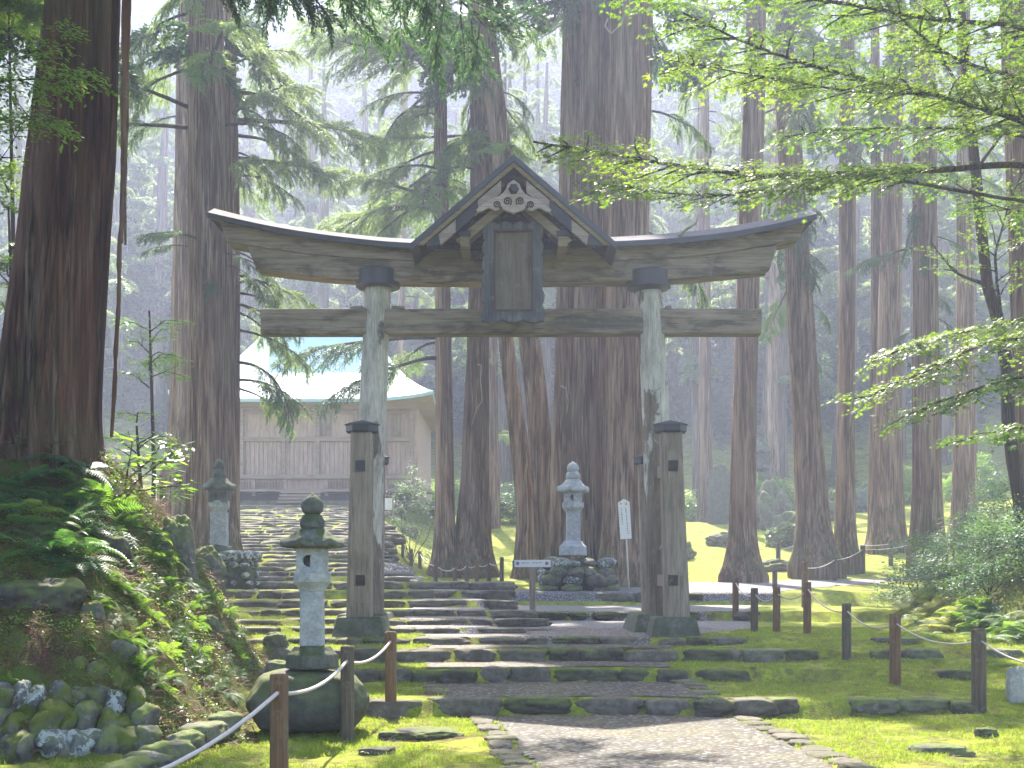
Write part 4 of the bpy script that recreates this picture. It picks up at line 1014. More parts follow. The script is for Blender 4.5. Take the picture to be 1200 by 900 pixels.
def tpl_broad(n=7, size=.06, R_=.12, seed=0, w=.42):
    r = np.random.default_rng(seed); V, Q = [], []
    for k in range(n):
        c = np.array([r.uniform(-R_, R_*1.3), r.uniform(-R_, R_)*.8, r.uniform(-.04, .04)]); a = r.uniform(-1.4, 1.4); s = size*r.uniform(.7, 1.3)
        d = np.array([math.cos(a), math.sin(a), r.uniform(-.5, .2)]); p = np.cross(d, [0, 0, 1]); p = p/np.linalg.norm(p)+np.array([0, 0, r.uniform(-.3, .3)])
        i = len(V); V += [c, c+d*s*.45+p*s*w*.5, c+d*s, c+d*s*.45-p*s*w*.5]; Q.append((i, i+1, i+2, i+3))
    return np.array(V), np.zeros((0, 3), int), np.array(Q)
def tpl_frond(L=.6, n=17, w=.15, droop=.5, seed=0):
    r = np.random.default_rng(seed); V, T, Q = [], [], []
    def rach(t): return np.array([L*(t-.12*t*t), 0, L*(.42*t-droop*t*t)])
    for k in range(n):
        t = .10+.9*k/n; p = rach(t); q = rach(t+.035); ww = w*math.sin(math.pi*min(1, (t*.92+.12)))**.8*(1.15-.45*t)
        for s in (-1, 1):
            l = ww*r.uniform(.88, 1.08); hw = L/n*.33
            i = len(V); tip = (p+q)/2+np.array([l*.35, s*l, -l*.18-r.uniform(0, .01)])
            mid = (p+q)/2+np.array([l*.2, s*l*.55, -.02*l])
            V += [p, q, mid+np.array([hw, 0, 0]), tip, mid-np.array([hw*.8, 0, 0])]
            Q.append((i, i+1, i+2, i+4)); T.append((i+4, i+2, i+3))
    return np.array(V), np.array(T), np.array(Q)
TW = [tpl_twig(seed=k) for k in range(3)]
TWD = [tpl_twig(22, .42, .075, .010, seed=k+9, spread=.5) for k in range(2)]
UPV = np.array([0, 0, 1.0])
def rdir(r, n): v = r.normal(size=(n, 3)); return v/np.linalg.norm(v, axis=1)[:, None]

def curve(p0, d0, L, n, droop, wob, r):
    p = np.array(p0, float); d = np.array(d0, float); d /= np.linalg.norm(d); out = [p.copy()]
    for k in range(n):
        d = d+np.array([r.normal()*wob, r.normal()*wob, -droop/n+r.normal()*wob*.6]); d /= np.linalg.norm(d); p = p+d*L/n; out.append(p.copy())
    return np.array(out)
def cedar_limb(L, seed, droop=.5, dens=1.0, tw=TW, lean=.15, tscale=.88, fol0=.25):
    """wood and foliage of one limb growing along +x"""
    r = np.random.default_rng(seed); wood, fol = G(), G()
    c = curve((0, 0, 0), (1, 0, lean), L, 12, droop, .09, r)
    tube(c, np.linspace(.022*L/1.5+.012, .008, 13), 7, g=wood, noise=.1)
    pos, X = [], []
    ns = int(L*6.5)
    for k in range(ns):
        t = fol0+(1-fol0)*(k+r.random())/ns; i = min(int(t*12), 11); p = c[i]+(c[i+1]-c[i])*(t*12-i); d = c[i+1]-c[i]; d /= np.linalg.norm(d)
        s = -1 if k % 2 else 1; l = L*.36*(1.15-t*.75)*r.uniform(.6, 1.2)
        side = np.cross(d, UPV)*s
        tc = curve(p, d*.75+side*r.uniform(.5, 1)+UPV*r.uniform(-.25, .2), l, 6, droop*.9, .12, r)
        tube(tc, np.linspace(.011, .004, 7), 5, g=wood, cap=False)
        m_ = max(3, int(l*13*dens))
        for q in range(m_):
            u = .15+.85*(q+r.random())/m_; j = min(int(u*6), 5); pp = tc[j]+(tc[j+1]-tc[j])*(u*6-j); dd = tc[j+1]-tc[j]; dd /= np.linalg.norm(dd)
            sd = np.cross(dd, UPV)*(1 if q % 2 else -1)
            pos.append(pp); X.append(dd*.8+sd*r.uniform(.2, .9)+UPV*r.uniform(-.4, .25))
    pos, X = np.array(pos), np.array(X); n = len(pos); sc = r.uniform(.7, 1.3, n)*tscale
    for k in range(len(tw)):
        m = np.arange(n) % len(tw) == k
        fol.merge(inst(tw[k], pos[m], X[m], np.tile(UPV, (m.sum(), 1)), sc[m], r.uniform(-.5, .5, m.sum())))
    return wood, fol
LIMBS = []
for k in range(7):
    w, f = cedar_limb([2.6, 3.4, 4.2, 3.0, 5.0, 3.8, 2.2][k], 40+k, [.5, .7, .6, 1.0, .55, .9, .8][k], 1.25)
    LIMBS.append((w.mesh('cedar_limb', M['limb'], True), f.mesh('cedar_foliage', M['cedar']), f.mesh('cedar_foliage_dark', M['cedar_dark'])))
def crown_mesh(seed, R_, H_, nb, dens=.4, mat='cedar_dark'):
    """high crown built of whorled limbs, open between"""
    r = np.random.default_rng(seed); g = G()
    base = [cedar_limb(R_, seed*10+k, .7, dens, [tpl_twig(9, .62, .24, .05, seed=k, spread=.7)], tscale=1.0, fol0=.15) for k in range(3)]
    for k in range(nb):
        w, f = base[k % 3]; V, T, Q = f.arr(); z = H_*(k+r.random())/nb; sc = (1-.72*z/H_)*r.uniform(.7, 1.1)
        a = r.uniform(0, 2*np.pi); ca, sa = math.cos(a), math.sin(a)
        V = V*sc; V = np.stack([V[:, 0]*ca-V[:, 1]*sa, V[:, 0]*sa+V[:, 1]*ca, V[:, 2]+z], 1); g.add(V, T=T)
        V, T, Q = w.arr(); V = V*sc; V = np.stack([V[:, 0]*ca-V[:, 1]*sa, V[:, 0]*sa+V[:, 1]*ca, V[:, 2]+z], 1); g.add(V, T=T, Q=Q)
    return g.mesh('cedar_crown', M[mat])
CROWNS = [crown_mesh(k, 3.2, 11, 8, .3) for k in range(3)]
WIDE = [crown_mesh(k+9, 7.0, 9, 30, .6) for k in range(2)]
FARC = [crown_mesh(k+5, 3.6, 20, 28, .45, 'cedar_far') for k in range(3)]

def trunk_geo(c, rad, nseg, seed, amp=.05, flare=.5, zg=0, rings=None):
    """c: centre points bottom to top; buttressed foot and ridged bark"""
    z = np.linspace(c[0][2], c[-1][2], rings or int((c[-1][2]-c[0][2])/.14)); c = np.array(c)
    cx = np.interp(z, c[:, 2], c[:, 0]); cy = np.interp(z, c[:, 2], c[:, 1]); rr = np.interp(z, c[:, 2], rad)
    k = np.ones(7)/7
    for a in (cx, cy, rr): a[:] = np.convolve(np.pad(a, 3, mode='reflect', reflect_type='odd'), k, 'valid')
    th = np.linspace(0, 2*np.pi, nseg, endpoint=False)
    Z, TH = np.meshgrid(z, th, indexing='ij'); RR = rr[:, None]
    q = lambda f, fz, s: np.stack([np.cos(TH)*f+seed*3.3, np.sin(TH)*f+s, Z*fz], -1)
    lob = fbm(q(1.4, .07, 1), 2)*.22
    rid = (np.abs(perlin(q(5.5, .16, 5)))*-2+.5)*amp*1.6+(np.abs(perlin(q(12, .35, 9)))*-2+.5)*amp
    h = np.clip((Z-zg)/(rr.max()*2.6), 0, 1)
    fl = flare*np.exp(-h*4.2)*(1+1.3*perlin(q(2.0, .0, 21)))
    RAD = RR*.86*(1+lob*.8+rid+fl*.62)
    V = np.stack([cx[:, None]+RAD*np.cos(TH), cy[:, None]+RAD*np.sin(TH), Z], -1).reshape(-1, 3)
    m, n = len(z), nseg; i = np.arange(m-1)[:, None]*n; j = np.arange(n)[None]; kk = (j+1) % n
    return G().add(V, Q=np.stack([i+j, i+kk, i+n+kk, i+n+j], -1).reshape(-1, 4))
NT_ = [0]
def cedar(pts, label, Y=None, top=None, mat='bark', nseg=72, limbs=(), crown=True, flare=.5, group='cedar trees around the gate', extra=None, cat='cedar tree', crown_z=None, amp=.05, dy=0, taper=.75, Yb=None):
    """pts: (px,py,width px) from the foot up"""
    NT_[0] += 1; sd = NT_[0]
    if Y is None: a = hit(pts[0][0], pts[0][1]); Y = a[1]
    s = F/Y; C = [P(x, y, Y) for x, y, w in pts]; W = [w/2/s for x, y, w in pts]
    zg = C[0][2]; gz = float(Gz(C[0][0], Y)); foot = C[0].copy(); foot[2] = min(zg, gz)-.5
    zt = top or (19+4*random.random() if Y < 35 else .47*Y+8+3*random.random())
    d = (C[-1]-C[-2])/(C[-1][2]-C[-2][2]); tp = C[-1]+d*(zt-C[-1][2])*.6; tp[2] = zt; tp[1] = Y
    t = thing('cedar_tree', (C[0][0], Y, zg), label, cat, group)
    trunk_geo([foot]+C+[tp], [W[0]]+W+[W[-1]*taper*.5], nseg, sd, amp, flare, zg).obj('trunk', M[mat], t, smooth=True)
    def at(z):
        q = np.array([foot]+C+[tp]); return np.array([np.interp(z, q[:, 2], q[:, 0]), Y, z]), np.interp(z, q[:, 2], [W[0]]+W+[W[-1]*.4, ])
    r = np.random.default_rng(sd*5)
    for L in limbs:
        # (z or py, azimuth deg, scale, tilt deg, kind, dark)
        z = (HY-L[0])/s; az = R(L[1]+r.uniform(-12, 12)); c0, rw = at(z); kd = L[4] if len(L) > 4 else r.integers(7); dark = L[5] if len(L) > 5 else 0
        b = bpy.data.objects.new('branch', LIMBS[kd][0]); COL.objects.link(b); b.parent = t
        b.location = (c0[0]-C[0][0]+math.cos(az)*rw*.8, math.sin(az)*rw*.8, z-zg); b.rotation_euler = (r.uniform(-.3, .3), -R(L[3]), az); b.scale = (L[2],)*3
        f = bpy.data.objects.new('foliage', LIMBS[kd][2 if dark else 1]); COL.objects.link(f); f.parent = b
    if crown:
        cz = crown_z or (zt-11.5); cr = bpy.data.objects.new('crown', CROWNS[sd % 3]); COL.objects.link(cr); cr.parent = t
        c0, _ = at(cz); cr.location = (c0[0]-C[0][0], 0, cz-zg); cr.rotation_euler = (0, 0, sd*1.3)
    return t
def ring_limbs(py0, py1, n, sc=(.6, 1.0), tilt=(-25, 15), dark=0, az=(0, 360), kinds=None, seed=0):
    r = np.random.default_rng(seed)
    return [(r.uniform(py0, py1), r.uniform(*az), r.uniform(*sc), r.uniform(*tilt), int(r.integers(7)) if kinds is None else kinds[k % len(kinds)], dark) for k in range(n)]
# near left giant
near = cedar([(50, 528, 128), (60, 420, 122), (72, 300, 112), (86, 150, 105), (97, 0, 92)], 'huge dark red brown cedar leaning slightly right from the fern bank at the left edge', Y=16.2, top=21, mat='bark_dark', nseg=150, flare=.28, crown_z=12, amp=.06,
             limbs=[(-120, 8, 1.0, 5, 4, 1), (-150, -12, 1.1, -2, 2, 1), (-60, 25, .9, 10, 3, 1), (-200, 40, 1.3, 0, 4, 1), (-90, -40, .8, 0, 5, 1)])
gs = G()
for k, pts in enumerate([[(147, -40, 9), (146, 60, 8), (145, 150, 6.5), (144, 220, 6), (143, 285, 4)], [(152, -40, 6), (149, 80, 5), (147, 200, 5), (146, 240, 4), (147, 287, 2.5)], [(144, 210, 4), (140, 300, 5.5), (137, 390, 5), (134, 460, 5), (131, 512, 3.5)]]):
    c = np.array([P(x, y, 15.6) for x, y, w in pts]); c = np.stack([np.interp(np.linspace(0, 1, 40), np.linspace(0, 1, len(c)), c[:, q]) for q in range(3)], 1)
    c[:, 0] += .02*perlin(np.stack([c[:, 2]*1.3, 0*c[:, 2]+k, 0*c[:, 2]], -1))
    tube(c, [w/2*15.6/F for x, y, w in pts], 12, g=gs, noise=.5, seed=k)
gs.obj('hanging_bark_strip', M['bark_dark'], near, smooth=True)
T_ = []; CEN = []
cedar([(247, 648, 74), (246, 560, 62), (245, 400, 57), (244, 250, 54), (242, 100, 48)], 'split cedar with grey brown bark standing behind the moss capped lantern left of the staircase', nseg=100, flare=.25,
      Y=37, limbs=ring_limbs(10, 150, 12, (.7, 1.0), (-15, 15), seed=1)+[(290, 185, .5, 10, 0, 1), (300, -20, .55, -5, 6, 1), (285, 250, .5, 0, 2, 1), (310, 10, .5, -20, 3, 1), (150, 170, .8, 0, 4), (330, 300, .35, -20, 3, 1)])
cedar([(272, 640, 20), (273, 400, 18), (272, 200, 18), (270, 100, 15)], 'slim reddish cedar pressed close against the right side of the split cedar', Y=38.5, flare=.2, nseg=40, limbs=ring_limbs(60, 250, 11, (.6, 1.0), (-20, 15), seed=2, az=(-80, 80))+ring_limbs(290, 430, 9, (.5, .8), (-30, 0), seed=222, az=(-60, 60))+[(445, -15, .75, -12, 1), (455, 5, .7, -18, 3), (425, -30, .8, -15, 5)])
cedar([(212, 560, 46), (214, 480, 36), (216, 300, 30), (218, 100, 26)], 'pale hazy cedar trunk behind the bank left of the split cedar', Y=50, limbs=ring_limbs(40, 260, 8, (.7, 1), seed=3))
cedar([(521, 668, 36), (521, 600, 26), (520, 470, 21), (518, 300, 19), (516, 100, 17)], 'slender straight cedar, the left one of the pair in front of the bright lawn', Y=46.8, nseg=48, flare=.5,
      limbs=ring_limbs(10, 250, 18, (.8, 1.2), (-20, 12), seed=4, az=(90, 290))+[(395, 190, 1.15, -8, 4, 1), (420, 215, 1.1, -12, 2, 1), (400, 160, .9, -10, 1)]+ring_limbs(60, 300, 5, (.6, .9), seed=44, az=(-60, 60)))
cedar([(551, 677, 66), (554, 640, 48), (557, 560, 36), (560, 440, 30), (562, 300, 24), (560, 150, 20), (556, 0, 18)], 'buttressed cedar at the right of the lawn pair, with a bleached twig on its trunk', Y=47, nseg=72, flare=.55,
      limbs=ring_limbs(-10, 200, 13, (.75, 1.2), (-25, 10), seed=5, az=(110, 280))+[(90, 195, 1.25, 2, 4), (60, 170, 1.2, 12, 4), (30, 200, 1.2, 20, 2)])
cedar([(615, 678, 32), (618, 600, 27), (606, 500, 23), (593, 400, 20), (586, 300, 18), (578, 190, 22), (566, 60, 20)], 'slim curved cedar leaning left beside the thicker leaning cedar', Y=46, nseg=40, flare=.4, limbs=ring_limbs(0, 180, 6, (.7, 1), seed=6))
cedar([(641, 690, 42), (641, 640, 32), (636, 560, 30), (629, 470, 29), (619, 390, 28), (602, 290, 27), (589, 190, 27), (572, 60, 26)], 'leaning cedar curving up to the left, just left of the pale lantern', Y=44, nseg=56, flare=.35, limbs=ring_limbs(0, 230, 7, (.5, .9), (-25, 10), seed=7, az=(-90, 200)))
cedar([(655, 680, 42), (659, 600, 35), (664, 450, 33), (669, 250, 33), (675, 0, 32)], 'reddish cedar at the left of the central cluster, partly behind the pale lantern', Y=42.5, nseg=56, flare=.3, limbs=ring_limbs(-60, 10, 4, seed=8))
CEN.append(None); CEN[0] = cedar([(692, 690, 52), (691, 600, 47), (691, 450, 45), (695, 250, 43), (700, 0, 38)], 'dark red cedar in the middle of the central cluster behind the pale lantern', Y=41, nseg=64, flare=.3, limbs=ring_limbs(-60, 10, 4, seed=9))
CEN.append(None); CEN[1] = cedar([(731, 692, 72), (732, 620, 60), (733, 500, 54), (735, 300, 54), (739, 0, 56)], 'broadest cedar of the central cluster, at its right, behind the notice on a pole', Y=39.5, nseg=110, flare=.35, limbs=ring_limbs(100, 300, 4, (.5, .8), seed=10, az=(-50, 50))+ring_limbs(-60, 10, 4, seed=11))
cedar([(870, 673, 48), (870, 620, 36), (872, 500, 32), (877, 300, 31), (884, 100, 27), (886, 0, 25)], 'straight hazy cedar right of the gate, seen behind the end of its beams', Y=43, nseg=56, flare=.5, limbs=ring_limbs(-40, 90, 10, (.6, 1), seed=12))
cedar([(955, 660, 56), (951, 600, 44), (945, 500, 38), (934, 300, 33), (924, 150, 30), (917, 40, 26)], 'thick cedar right of the gate leaning to the left with spreading roots', Y=46, nseg=90, flare=.55, limbs=ring_limbs(150, 330, 22, (.28, .5), (-55, -10), 1, seed=13)+ring_limbs(40, 140, 10, (.5, .9), seed=14)+[(355, 10, .4, -30, 3, 1), (420, 20, .3, -40, 6, 1)])
cedar([(991, 652, 34), (991, 600, 26), (992, 450, 23), (993, 250, 22), (993, 50, 19)], 'slim straight reddish cedar right of the thick leaning cedar', Y=47.5, nseg=40, flare=.35, limbs=ring_limbs(60, 190, 14, (.4, .7), (-40, 5), 1, seed=15))
cedar([(1039, 643, 50), (1040, 580, 40), (1041, 480, 34), (1044, 300, 28), (1047, 150, 24)], 'wide pale cedar behind the maple spray at right', Y=53, nseg=72, flare=.35, limbs=ring_limbs(60, 200, 5, (.5, .8), seed=16))
cedar([(1024, 640, 18), (1026, 500, 15), (1027, 300, 14), (1026, 150, 13)], 'slender cedar touching the left side of the wide pale cedar', Y=54, nseg=32, flare=.3, limbs=ring_limbs(60, 200, 4, (.5, .8), seed=17))
cedar([(1086, 645, 44), (1086, 560, 36), (1085, 400, 33), (1084, 200, 31), (1083, 50, 28)], 'dark olive cedar rising behind the shrub bed at right', Y=43, nseg=72, flare=.3, limbs=ring_limbs(60, 390, 26, (.28, .55), (-55, -5), 1, seed=18))
cedar([(1131, 620, 34), (1131, 520, 27), (1131, 400, 24), (1130, 200, 20)], 'hazy cedar with one sunlit edge behind the shrub bed at the far right', Y=52, nseg=48, flare=.3, limbs=ring_limbs(100, 260, 5, (.5, .8), seed=19))
cedar([(1212, 620, 52), (1207, 450, 44), (1200, 250, 42), (1190, 0, 38)], 'straight cedar trunk cut by the right edge of the view', Y=29, nseg=72, flare=.3, mat='bark', limbs=[(-80, 180, .8, 0)])
cedar([(827, 612, 22), (826, 500, 17), (826, 350, 15), (826, 200, 13)], 'very hazy slim cedar seen through the haze just right of the gate post', Y=68, nseg=32, limbs=ring_limbs(60, 300, 7, (.5, .9), seed=20))
cedar([(905, 560, 18), (905, 480, 15), (908, 300, 14), (910, 200, 13)], 'faint cedar in the haze between the hazy cedar and the leaning cedar', Y=78, nseg=32, limbs=ring_limbs(100, 330, 7, (.6, 1.), seed=21))
cedar([(463, 640, 13), (466, 560, 12), (470, 400, 11), (473, 200, 10)], 'thin faraway cedar half hidden by the right corner of the hall', Y=82, nseg=24, limbs=ring_limbs(250, 480, 10, (.6, 1), seed=22))
cedar([(578, 628, 20), (577, 500, 16), (576, 400, 15), (575, 250, 13)], 'hazy cedar seen between the pair and the leaning cedars', Y=64, nseg=32, limbs=ring_limbs(200, 560, 10, (.5, .9), seed=23))
# unseen cedars added just outside the view so their crowns shade the clearing
for k, (x, Y, cz, lb) in enumerate([(9.6, 11.5, 9.5, 'unseen cedar added for shade outside the right edge beside the front right post'), (17.0, 27, 12.5, 'unseen cedar added for shade outside the right edge behind the shrub bed'), (-12.4, 25, 12.5, 'unseen cedar added for shade outside the left edge behind the bank'), (-8.6, 7.5, 9, 'unseen cedar added for shade outside the left edge in front of the bank'), (10.8, 19.6, 12, 'unseen cedar added for shade outside the right edge beside the maple'), (-11.5, 17.5, 13, 'unseen cedar added for shade outside the left edge beside the huge cedar')]):
    z = float(Gz(x, Y)); t = thing('cedar_tree', (x, Y, z), lb, 'cedar tree', 'cedar trees around the gate')
    c = np.array([(x+.1*q, Y, z-.5+q*(20-z)/6) for q in range(7)]); trunk_geo(c, [.62, .55, .5, .45, .36, .25, .1], 48, 60+k, .05, .35, z).obj('trunk', M['bark'], t, smooth=True)
    cr = bpy.data.objects.new('crown', WIDE[k % 2]); COL.objects.link(cr); cr.parent = t; cr.location = (0, 0, cz-z); cr.rotation_euler = (0, 0, k*1.7)
for t_, cz, cx_, cs_ in ((near, 11, .8, 1), (CEN[0], 20.5, -3.5, .62), (CEN[1], 21.5, -2, .5)):  # extra crowns added above the view for shade, central ones shifted to admit sun
    cr = bpy.data.objects.new('crown', WIDE[1]); COL.objects.link(cr); cr.parent = t_; cr.location = (cx_, 0, cz-t_.location.z); cr.scale = (cs_, cs_, .8)
# far cedars: copies fading into the haze
far_src = []
for k in range(3):
    t = thing('cedar_tree', (0, 0, 0), '', '', ''); 
    z = np.array([-1, 0, 4, 10, 19, 28]); c = np.stack([.15*np.sin(z*.2+k), .1*np.cos(z*.3), z], 1)
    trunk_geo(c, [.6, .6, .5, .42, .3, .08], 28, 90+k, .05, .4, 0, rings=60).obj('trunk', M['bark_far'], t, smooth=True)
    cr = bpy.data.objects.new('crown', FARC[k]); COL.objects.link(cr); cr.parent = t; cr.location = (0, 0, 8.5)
    far_src.append(t)
fr = np.random.default_rng(12); nf = 0; spots = []
tries = 0
while nf < 100 and tries < 9000:
    tries += 1
    Y = fr.uniform(82, 126); px = fr.uniform(-260, 1460); x = (px-CX)*Y/F
    if -17.5 < x < -2.5 and Y < 79: continue
    if 120 < px < 520 and Y < 92: continue
    if min([abs(x-a)+abs(Y-b) for a, b in spots] or [9]) < 3.2: continue
    if 660 < px < 1000 and Y < 75 and fr.random() < .6: continue
    spots.append((x, Y)); src = far_src[nf % 3]; o = src if nf < 3 else dup_tree(src)
    z = float(Gz(x, Y)); o.location = (x, Y, z-.1); o.rotation_euler = (fr.uniform(-.03, .03), fr.uniform(-.03, .03), fr.uniform(0, 6)); sc = fr.uniform(.85, 1.25); o.scale = (sc*fr.uniform(.8, 1.2),)*2+(sc,)
    side = 'left of the hall' if px < 200 else ('behind the hall' if px < 520 else ('behind the middle cedars' if px < 800 else 'beyond the right cedars'))
    tag(o, f'one of the faint far cedars fading into the haze {side}', 'cedar tree', f'far cedars fading into the haze {side}')
    nf += 1
# far wood on the slope: one mass
def wood_mass():
    r = np.random.default_rng(4); g = G()
    tp = cedar_limb(4.0, 77, .8, .16, [tpl_twig(6, 1.1, .65, .2, seed=2, spread=.8)], fol0=.05)[1].arr()
    k = 1300; Y = r.uniform(108, 208, k); x = r.uniform(-1, 1, k)*Y*.52; z = Gz(x, Y)
    for q in range(7):
        zz = z+1+q*2.4+r.uniform(-1, 1, k); a = r.uniform(0, 6.3, k)
        g.merge(inst((tp[0], tp[1], tp[2]), np.stack([x+r.normal(size=k), Y, zz], 1), np.stack([np.cos(a), np.sin(a), 0*a], 1), np.tile(UPV, (k, 1)), r.uniform(.9, 1.6, k)*(1.3-q*.13)))
    return g
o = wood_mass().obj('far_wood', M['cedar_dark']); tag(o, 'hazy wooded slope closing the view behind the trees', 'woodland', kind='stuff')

# ------------------------------------------------------------------ maples
def leafy_limb(poly, rad, seed, tpl, spread, dens, parent, mat, wood='limb', flat=.12, sub=.5, tiltz=0, start=.1, leafscale=1.0, n_sub=None):
    """limb along a 3D polyline with flat layered side sprays"""
    r = np.random.default_rng(seed); poly = np.array(poly); d = np.linalg.norm(np.diff(poly, axis=0), axis=1); cu = np.concatenate([[0], np.cumsum(d)]); Lt = cu[-1]
    u = np.linspace(0, Lt, 40); c = np.stack([np.interp(u, cu, poly[:, q]) for q in range(3)], 1)
    kk = np.ones(5)/5
    for q in range(3): c[:, q] = np.convolve(np.pad(c[:, q], 2, mode='reflect', reflect_type='odd'), kk, 'valid')
    c += .02*np.stack([perlin(np.stack([u*3, 0*u+q, 0*u+seed], -1)) for q in range(3)], 1)
    wood_g = tube(c, np.linspace(rad, rad*.22, 40), 9, noise=.15, seed=seed); pos, X = [], []
    ns = n_sub or int(Lt*4.5)
    for k in range(ns):
        t = start+(1-start)*(k+r.random())/ns; i = min(int(t*39), 38); p = c[i]; dd = c[i+1]-c[i]; dd /= np.linalg.norm(dd)
        s = 1 if k % 2 else -1; l = spread*(1.1-.6*t)*r.uniform(.5, 1.25)
        side = np.cross(dd, UPV)*s; side /= np.linalg.norm(side)+1e-9
        tc = curve(p, dd*.7+side*.9+UPV*(r.uniform(-.12, .12)+tiltz), l, 8, .22, .10, r)
        tube(tc, np.linspace(rad*.28+.004, .003, 9), 5, g=wood_g, cap=False)
        m_ = max(2, int(l*dens))
        for q in range(m_):
            w = .12+.88*(q+r.random())/m_; j = min(int(w*8), 7); pp = tc[j]+(tc[j+1]-tc[j])*(w*8-j); td = tc[j+1]-tc[j]; td /= np.linalg.norm(td)
            lat = np.cross(td, UPV); o_ = r.normal()*sub*.36*(1.2-w*.6)
            pos.append(pp+lat*o_+UPV*(r.normal()*.025-abs(o_)*flat)); X.append(td+lat*np.sign(o_)*.8+UPV*r.uniform(-.2, .05))
    pos, X = np.array(pos), np.array(X); n = len(pos); f = G(); tpl = tpl if isinstance(tpl, list) else [tpl]
    for k in range(len(tpl)):
        m = np.arange(n) % len(tpl) == k
        upn = np.tile(UPV, (m.sum(), 1))+r.normal(size=(m.sum(), 3))*.12
        f.merge(inst(tpl[k], pos[m], X[m], upn, r.uniform(.75, 1.2, m.sum())*leafscale))
    b = wood_g.obj('branch', M[wood], parent, smooth=True)
    fo = f.obj('foliage', M[mat], None); fo.parent = b; fo.location = -wloc(parent)
    return b
MT = [tpl_maple(seed=k) for k in range(4)]
def pline(pts, Y0, Y1):
    n = len(pts); return [P(x, y, Y0+(Y1-Y0)*k/(n-1)) for k, (x, y) in enumerate(pts)]
mx, my = 9.3, 17.5
mz = float(Gz(mx, my))
maple = thing('maple_tree', (mx, my, mz), 'green maple whose layered leafy limbs reach in from the right over the gate', 'maple tree')
tube([(mx, my, mz-.4), (mx+.1, my, mz+1.2), (mx-.1, my, mz+3), (mx-.05, my-.2, mz+5), (mx-.4, my-.2, mz+7), (mx-.8, my, mz+9)], [.24, .2, .18, .16, .12, .05], 20, noise=.15).obj('trunk', M['limb'], maple, smooth=True)
def on(z): return [np.array([np.interp(z, [mz, mz+3, mz+9], [mx, mx-.1, mx-.8]), my-.1, z])]
def mlimb(pts, Y0, Y1, rad, seed, spread, dens, **k):
    q = pline(pts, Y0, Y1); return leafy_limb(on(q[0][2]-.15)+q, rad, seed, MT, spread*.92, dens*.85, maple, 'maple', **k)
mlimb([(1200, 190), (1100, 200), (1000, 202), (900, 207), (830, 200), (770, 190), (700, 178), (625, 166)], 16.8, 14.6, .055, 1, .95, 17, start=.42)
mlimb([(1000, 202), (930, 212), (870, 228), (810, 232), (760, 222), (700, 215)], 15.6, 15.0, .03, 2, .8, 16, start=.5)
mlimb([(1200, 143), (1100, 110), (1000, 90), (917, 67), (857, 43), (800, 15)], 16.2, 14.2, .05, 3, 1.1, 16, start=.3)
mlimb([(1100, 110), (990, 108), (930, 95), (877, 88), (820, 75), (780, 70)], 15.8, 14.8, .03, 4, .9, 17, start=.3)
mlimb([(1200, 92), (1130, 75), (1080, 45), (1050, 15), (1010, -30)], 15.5, 14.5, .045, 5, 1.0, 14, start=.25)
mlimb([(1200, 28), (1100, 25), (1000, 5), (900, -8), (800, -25), (750, -20)], 15, 13.6, .045, 6, 1.1, 16, start=.25)
mlimb([(1200, 160), (1130, 150), (1060, 150), (980, 152), (920, 160)], 17, 16, .03, 7, .8, 14, start=.4)
mlimb([(1200, 395), (1150, 402), (1100, 430), (1050, 448), (1015, 468)], 15.6, 14.2, .035, 8, .85, 20, start=.3)
mlimb([(1200, 372), (1150, 385), (1100, 395), (1050, 412), (1025, 420)], 16.4, 15.4, .03, 9, .8, 20, start=.35)
mlimb([(1200, 440), (1160, 450), (1110, 468), (1060, 488)], 15.2, 14.2, .028, 10, .75, 18, start=.3)
mlimb([(1200, 500), (1170, 505), (1140, 512), (1120, 520)], 16.4, 15.8, .02, 11, .6, 18, start=.3)
mlimb([(1200, 250), (1160, 240), (1120, 215), (1080, 190)], 18, 17, .02, 12, .7, 14, start=.3)
mlimb([(1200, -60), (1080, -80), (950, -70), (830, -60)], 14.4, 12.6, .04, 13, 1.2, 12, start=.2)
# crooked dark tree behind the maple spray
a = P(1201, 612, 24); cz = float(Gz(a[0], 24))
ct = thing('crooked_tree', (a[0], 24, cz), 'small crooked dark tree with a bent trunk behind the maple spray at the right edge', 'tree')
pts = [(1203, 640), (1198, 600), (1187, 540), (1181, 490), (1180, 430), (1170, 380), (1157, 335), (1150, 270), (1143, 200), (1134, 120), (1128, 40), (1125, -60)]
tube([P(x, y, 24) for x, y in pts], np.array([20, 18, 16, 15, 15, 15, 14, 13, 12, 11, 9, 6])/2*24/F, 16, noise=.45, seed=4).obj('trunk', M['limb'], ct, smooth=True)
for k, (pl, sd) in enumerate([([(1180, 430), (1165, 300), (1185, 230), (1200, 200)], 1), ([(1157, 335), (1120, 320), (1095, 290)], 2), ([(1143, 200), (1180, 150), (1215, 120)], 3), ([(1134, 120), (1100, 60), (1070, 30)], 4)]):
    leafy_limb([P(x, y, 24+(k-1)*.3*j) for j, (x, y) in enumerate(pl)], .04, 30+k, MT, .9, 9, ct, 'maple', start=.35)
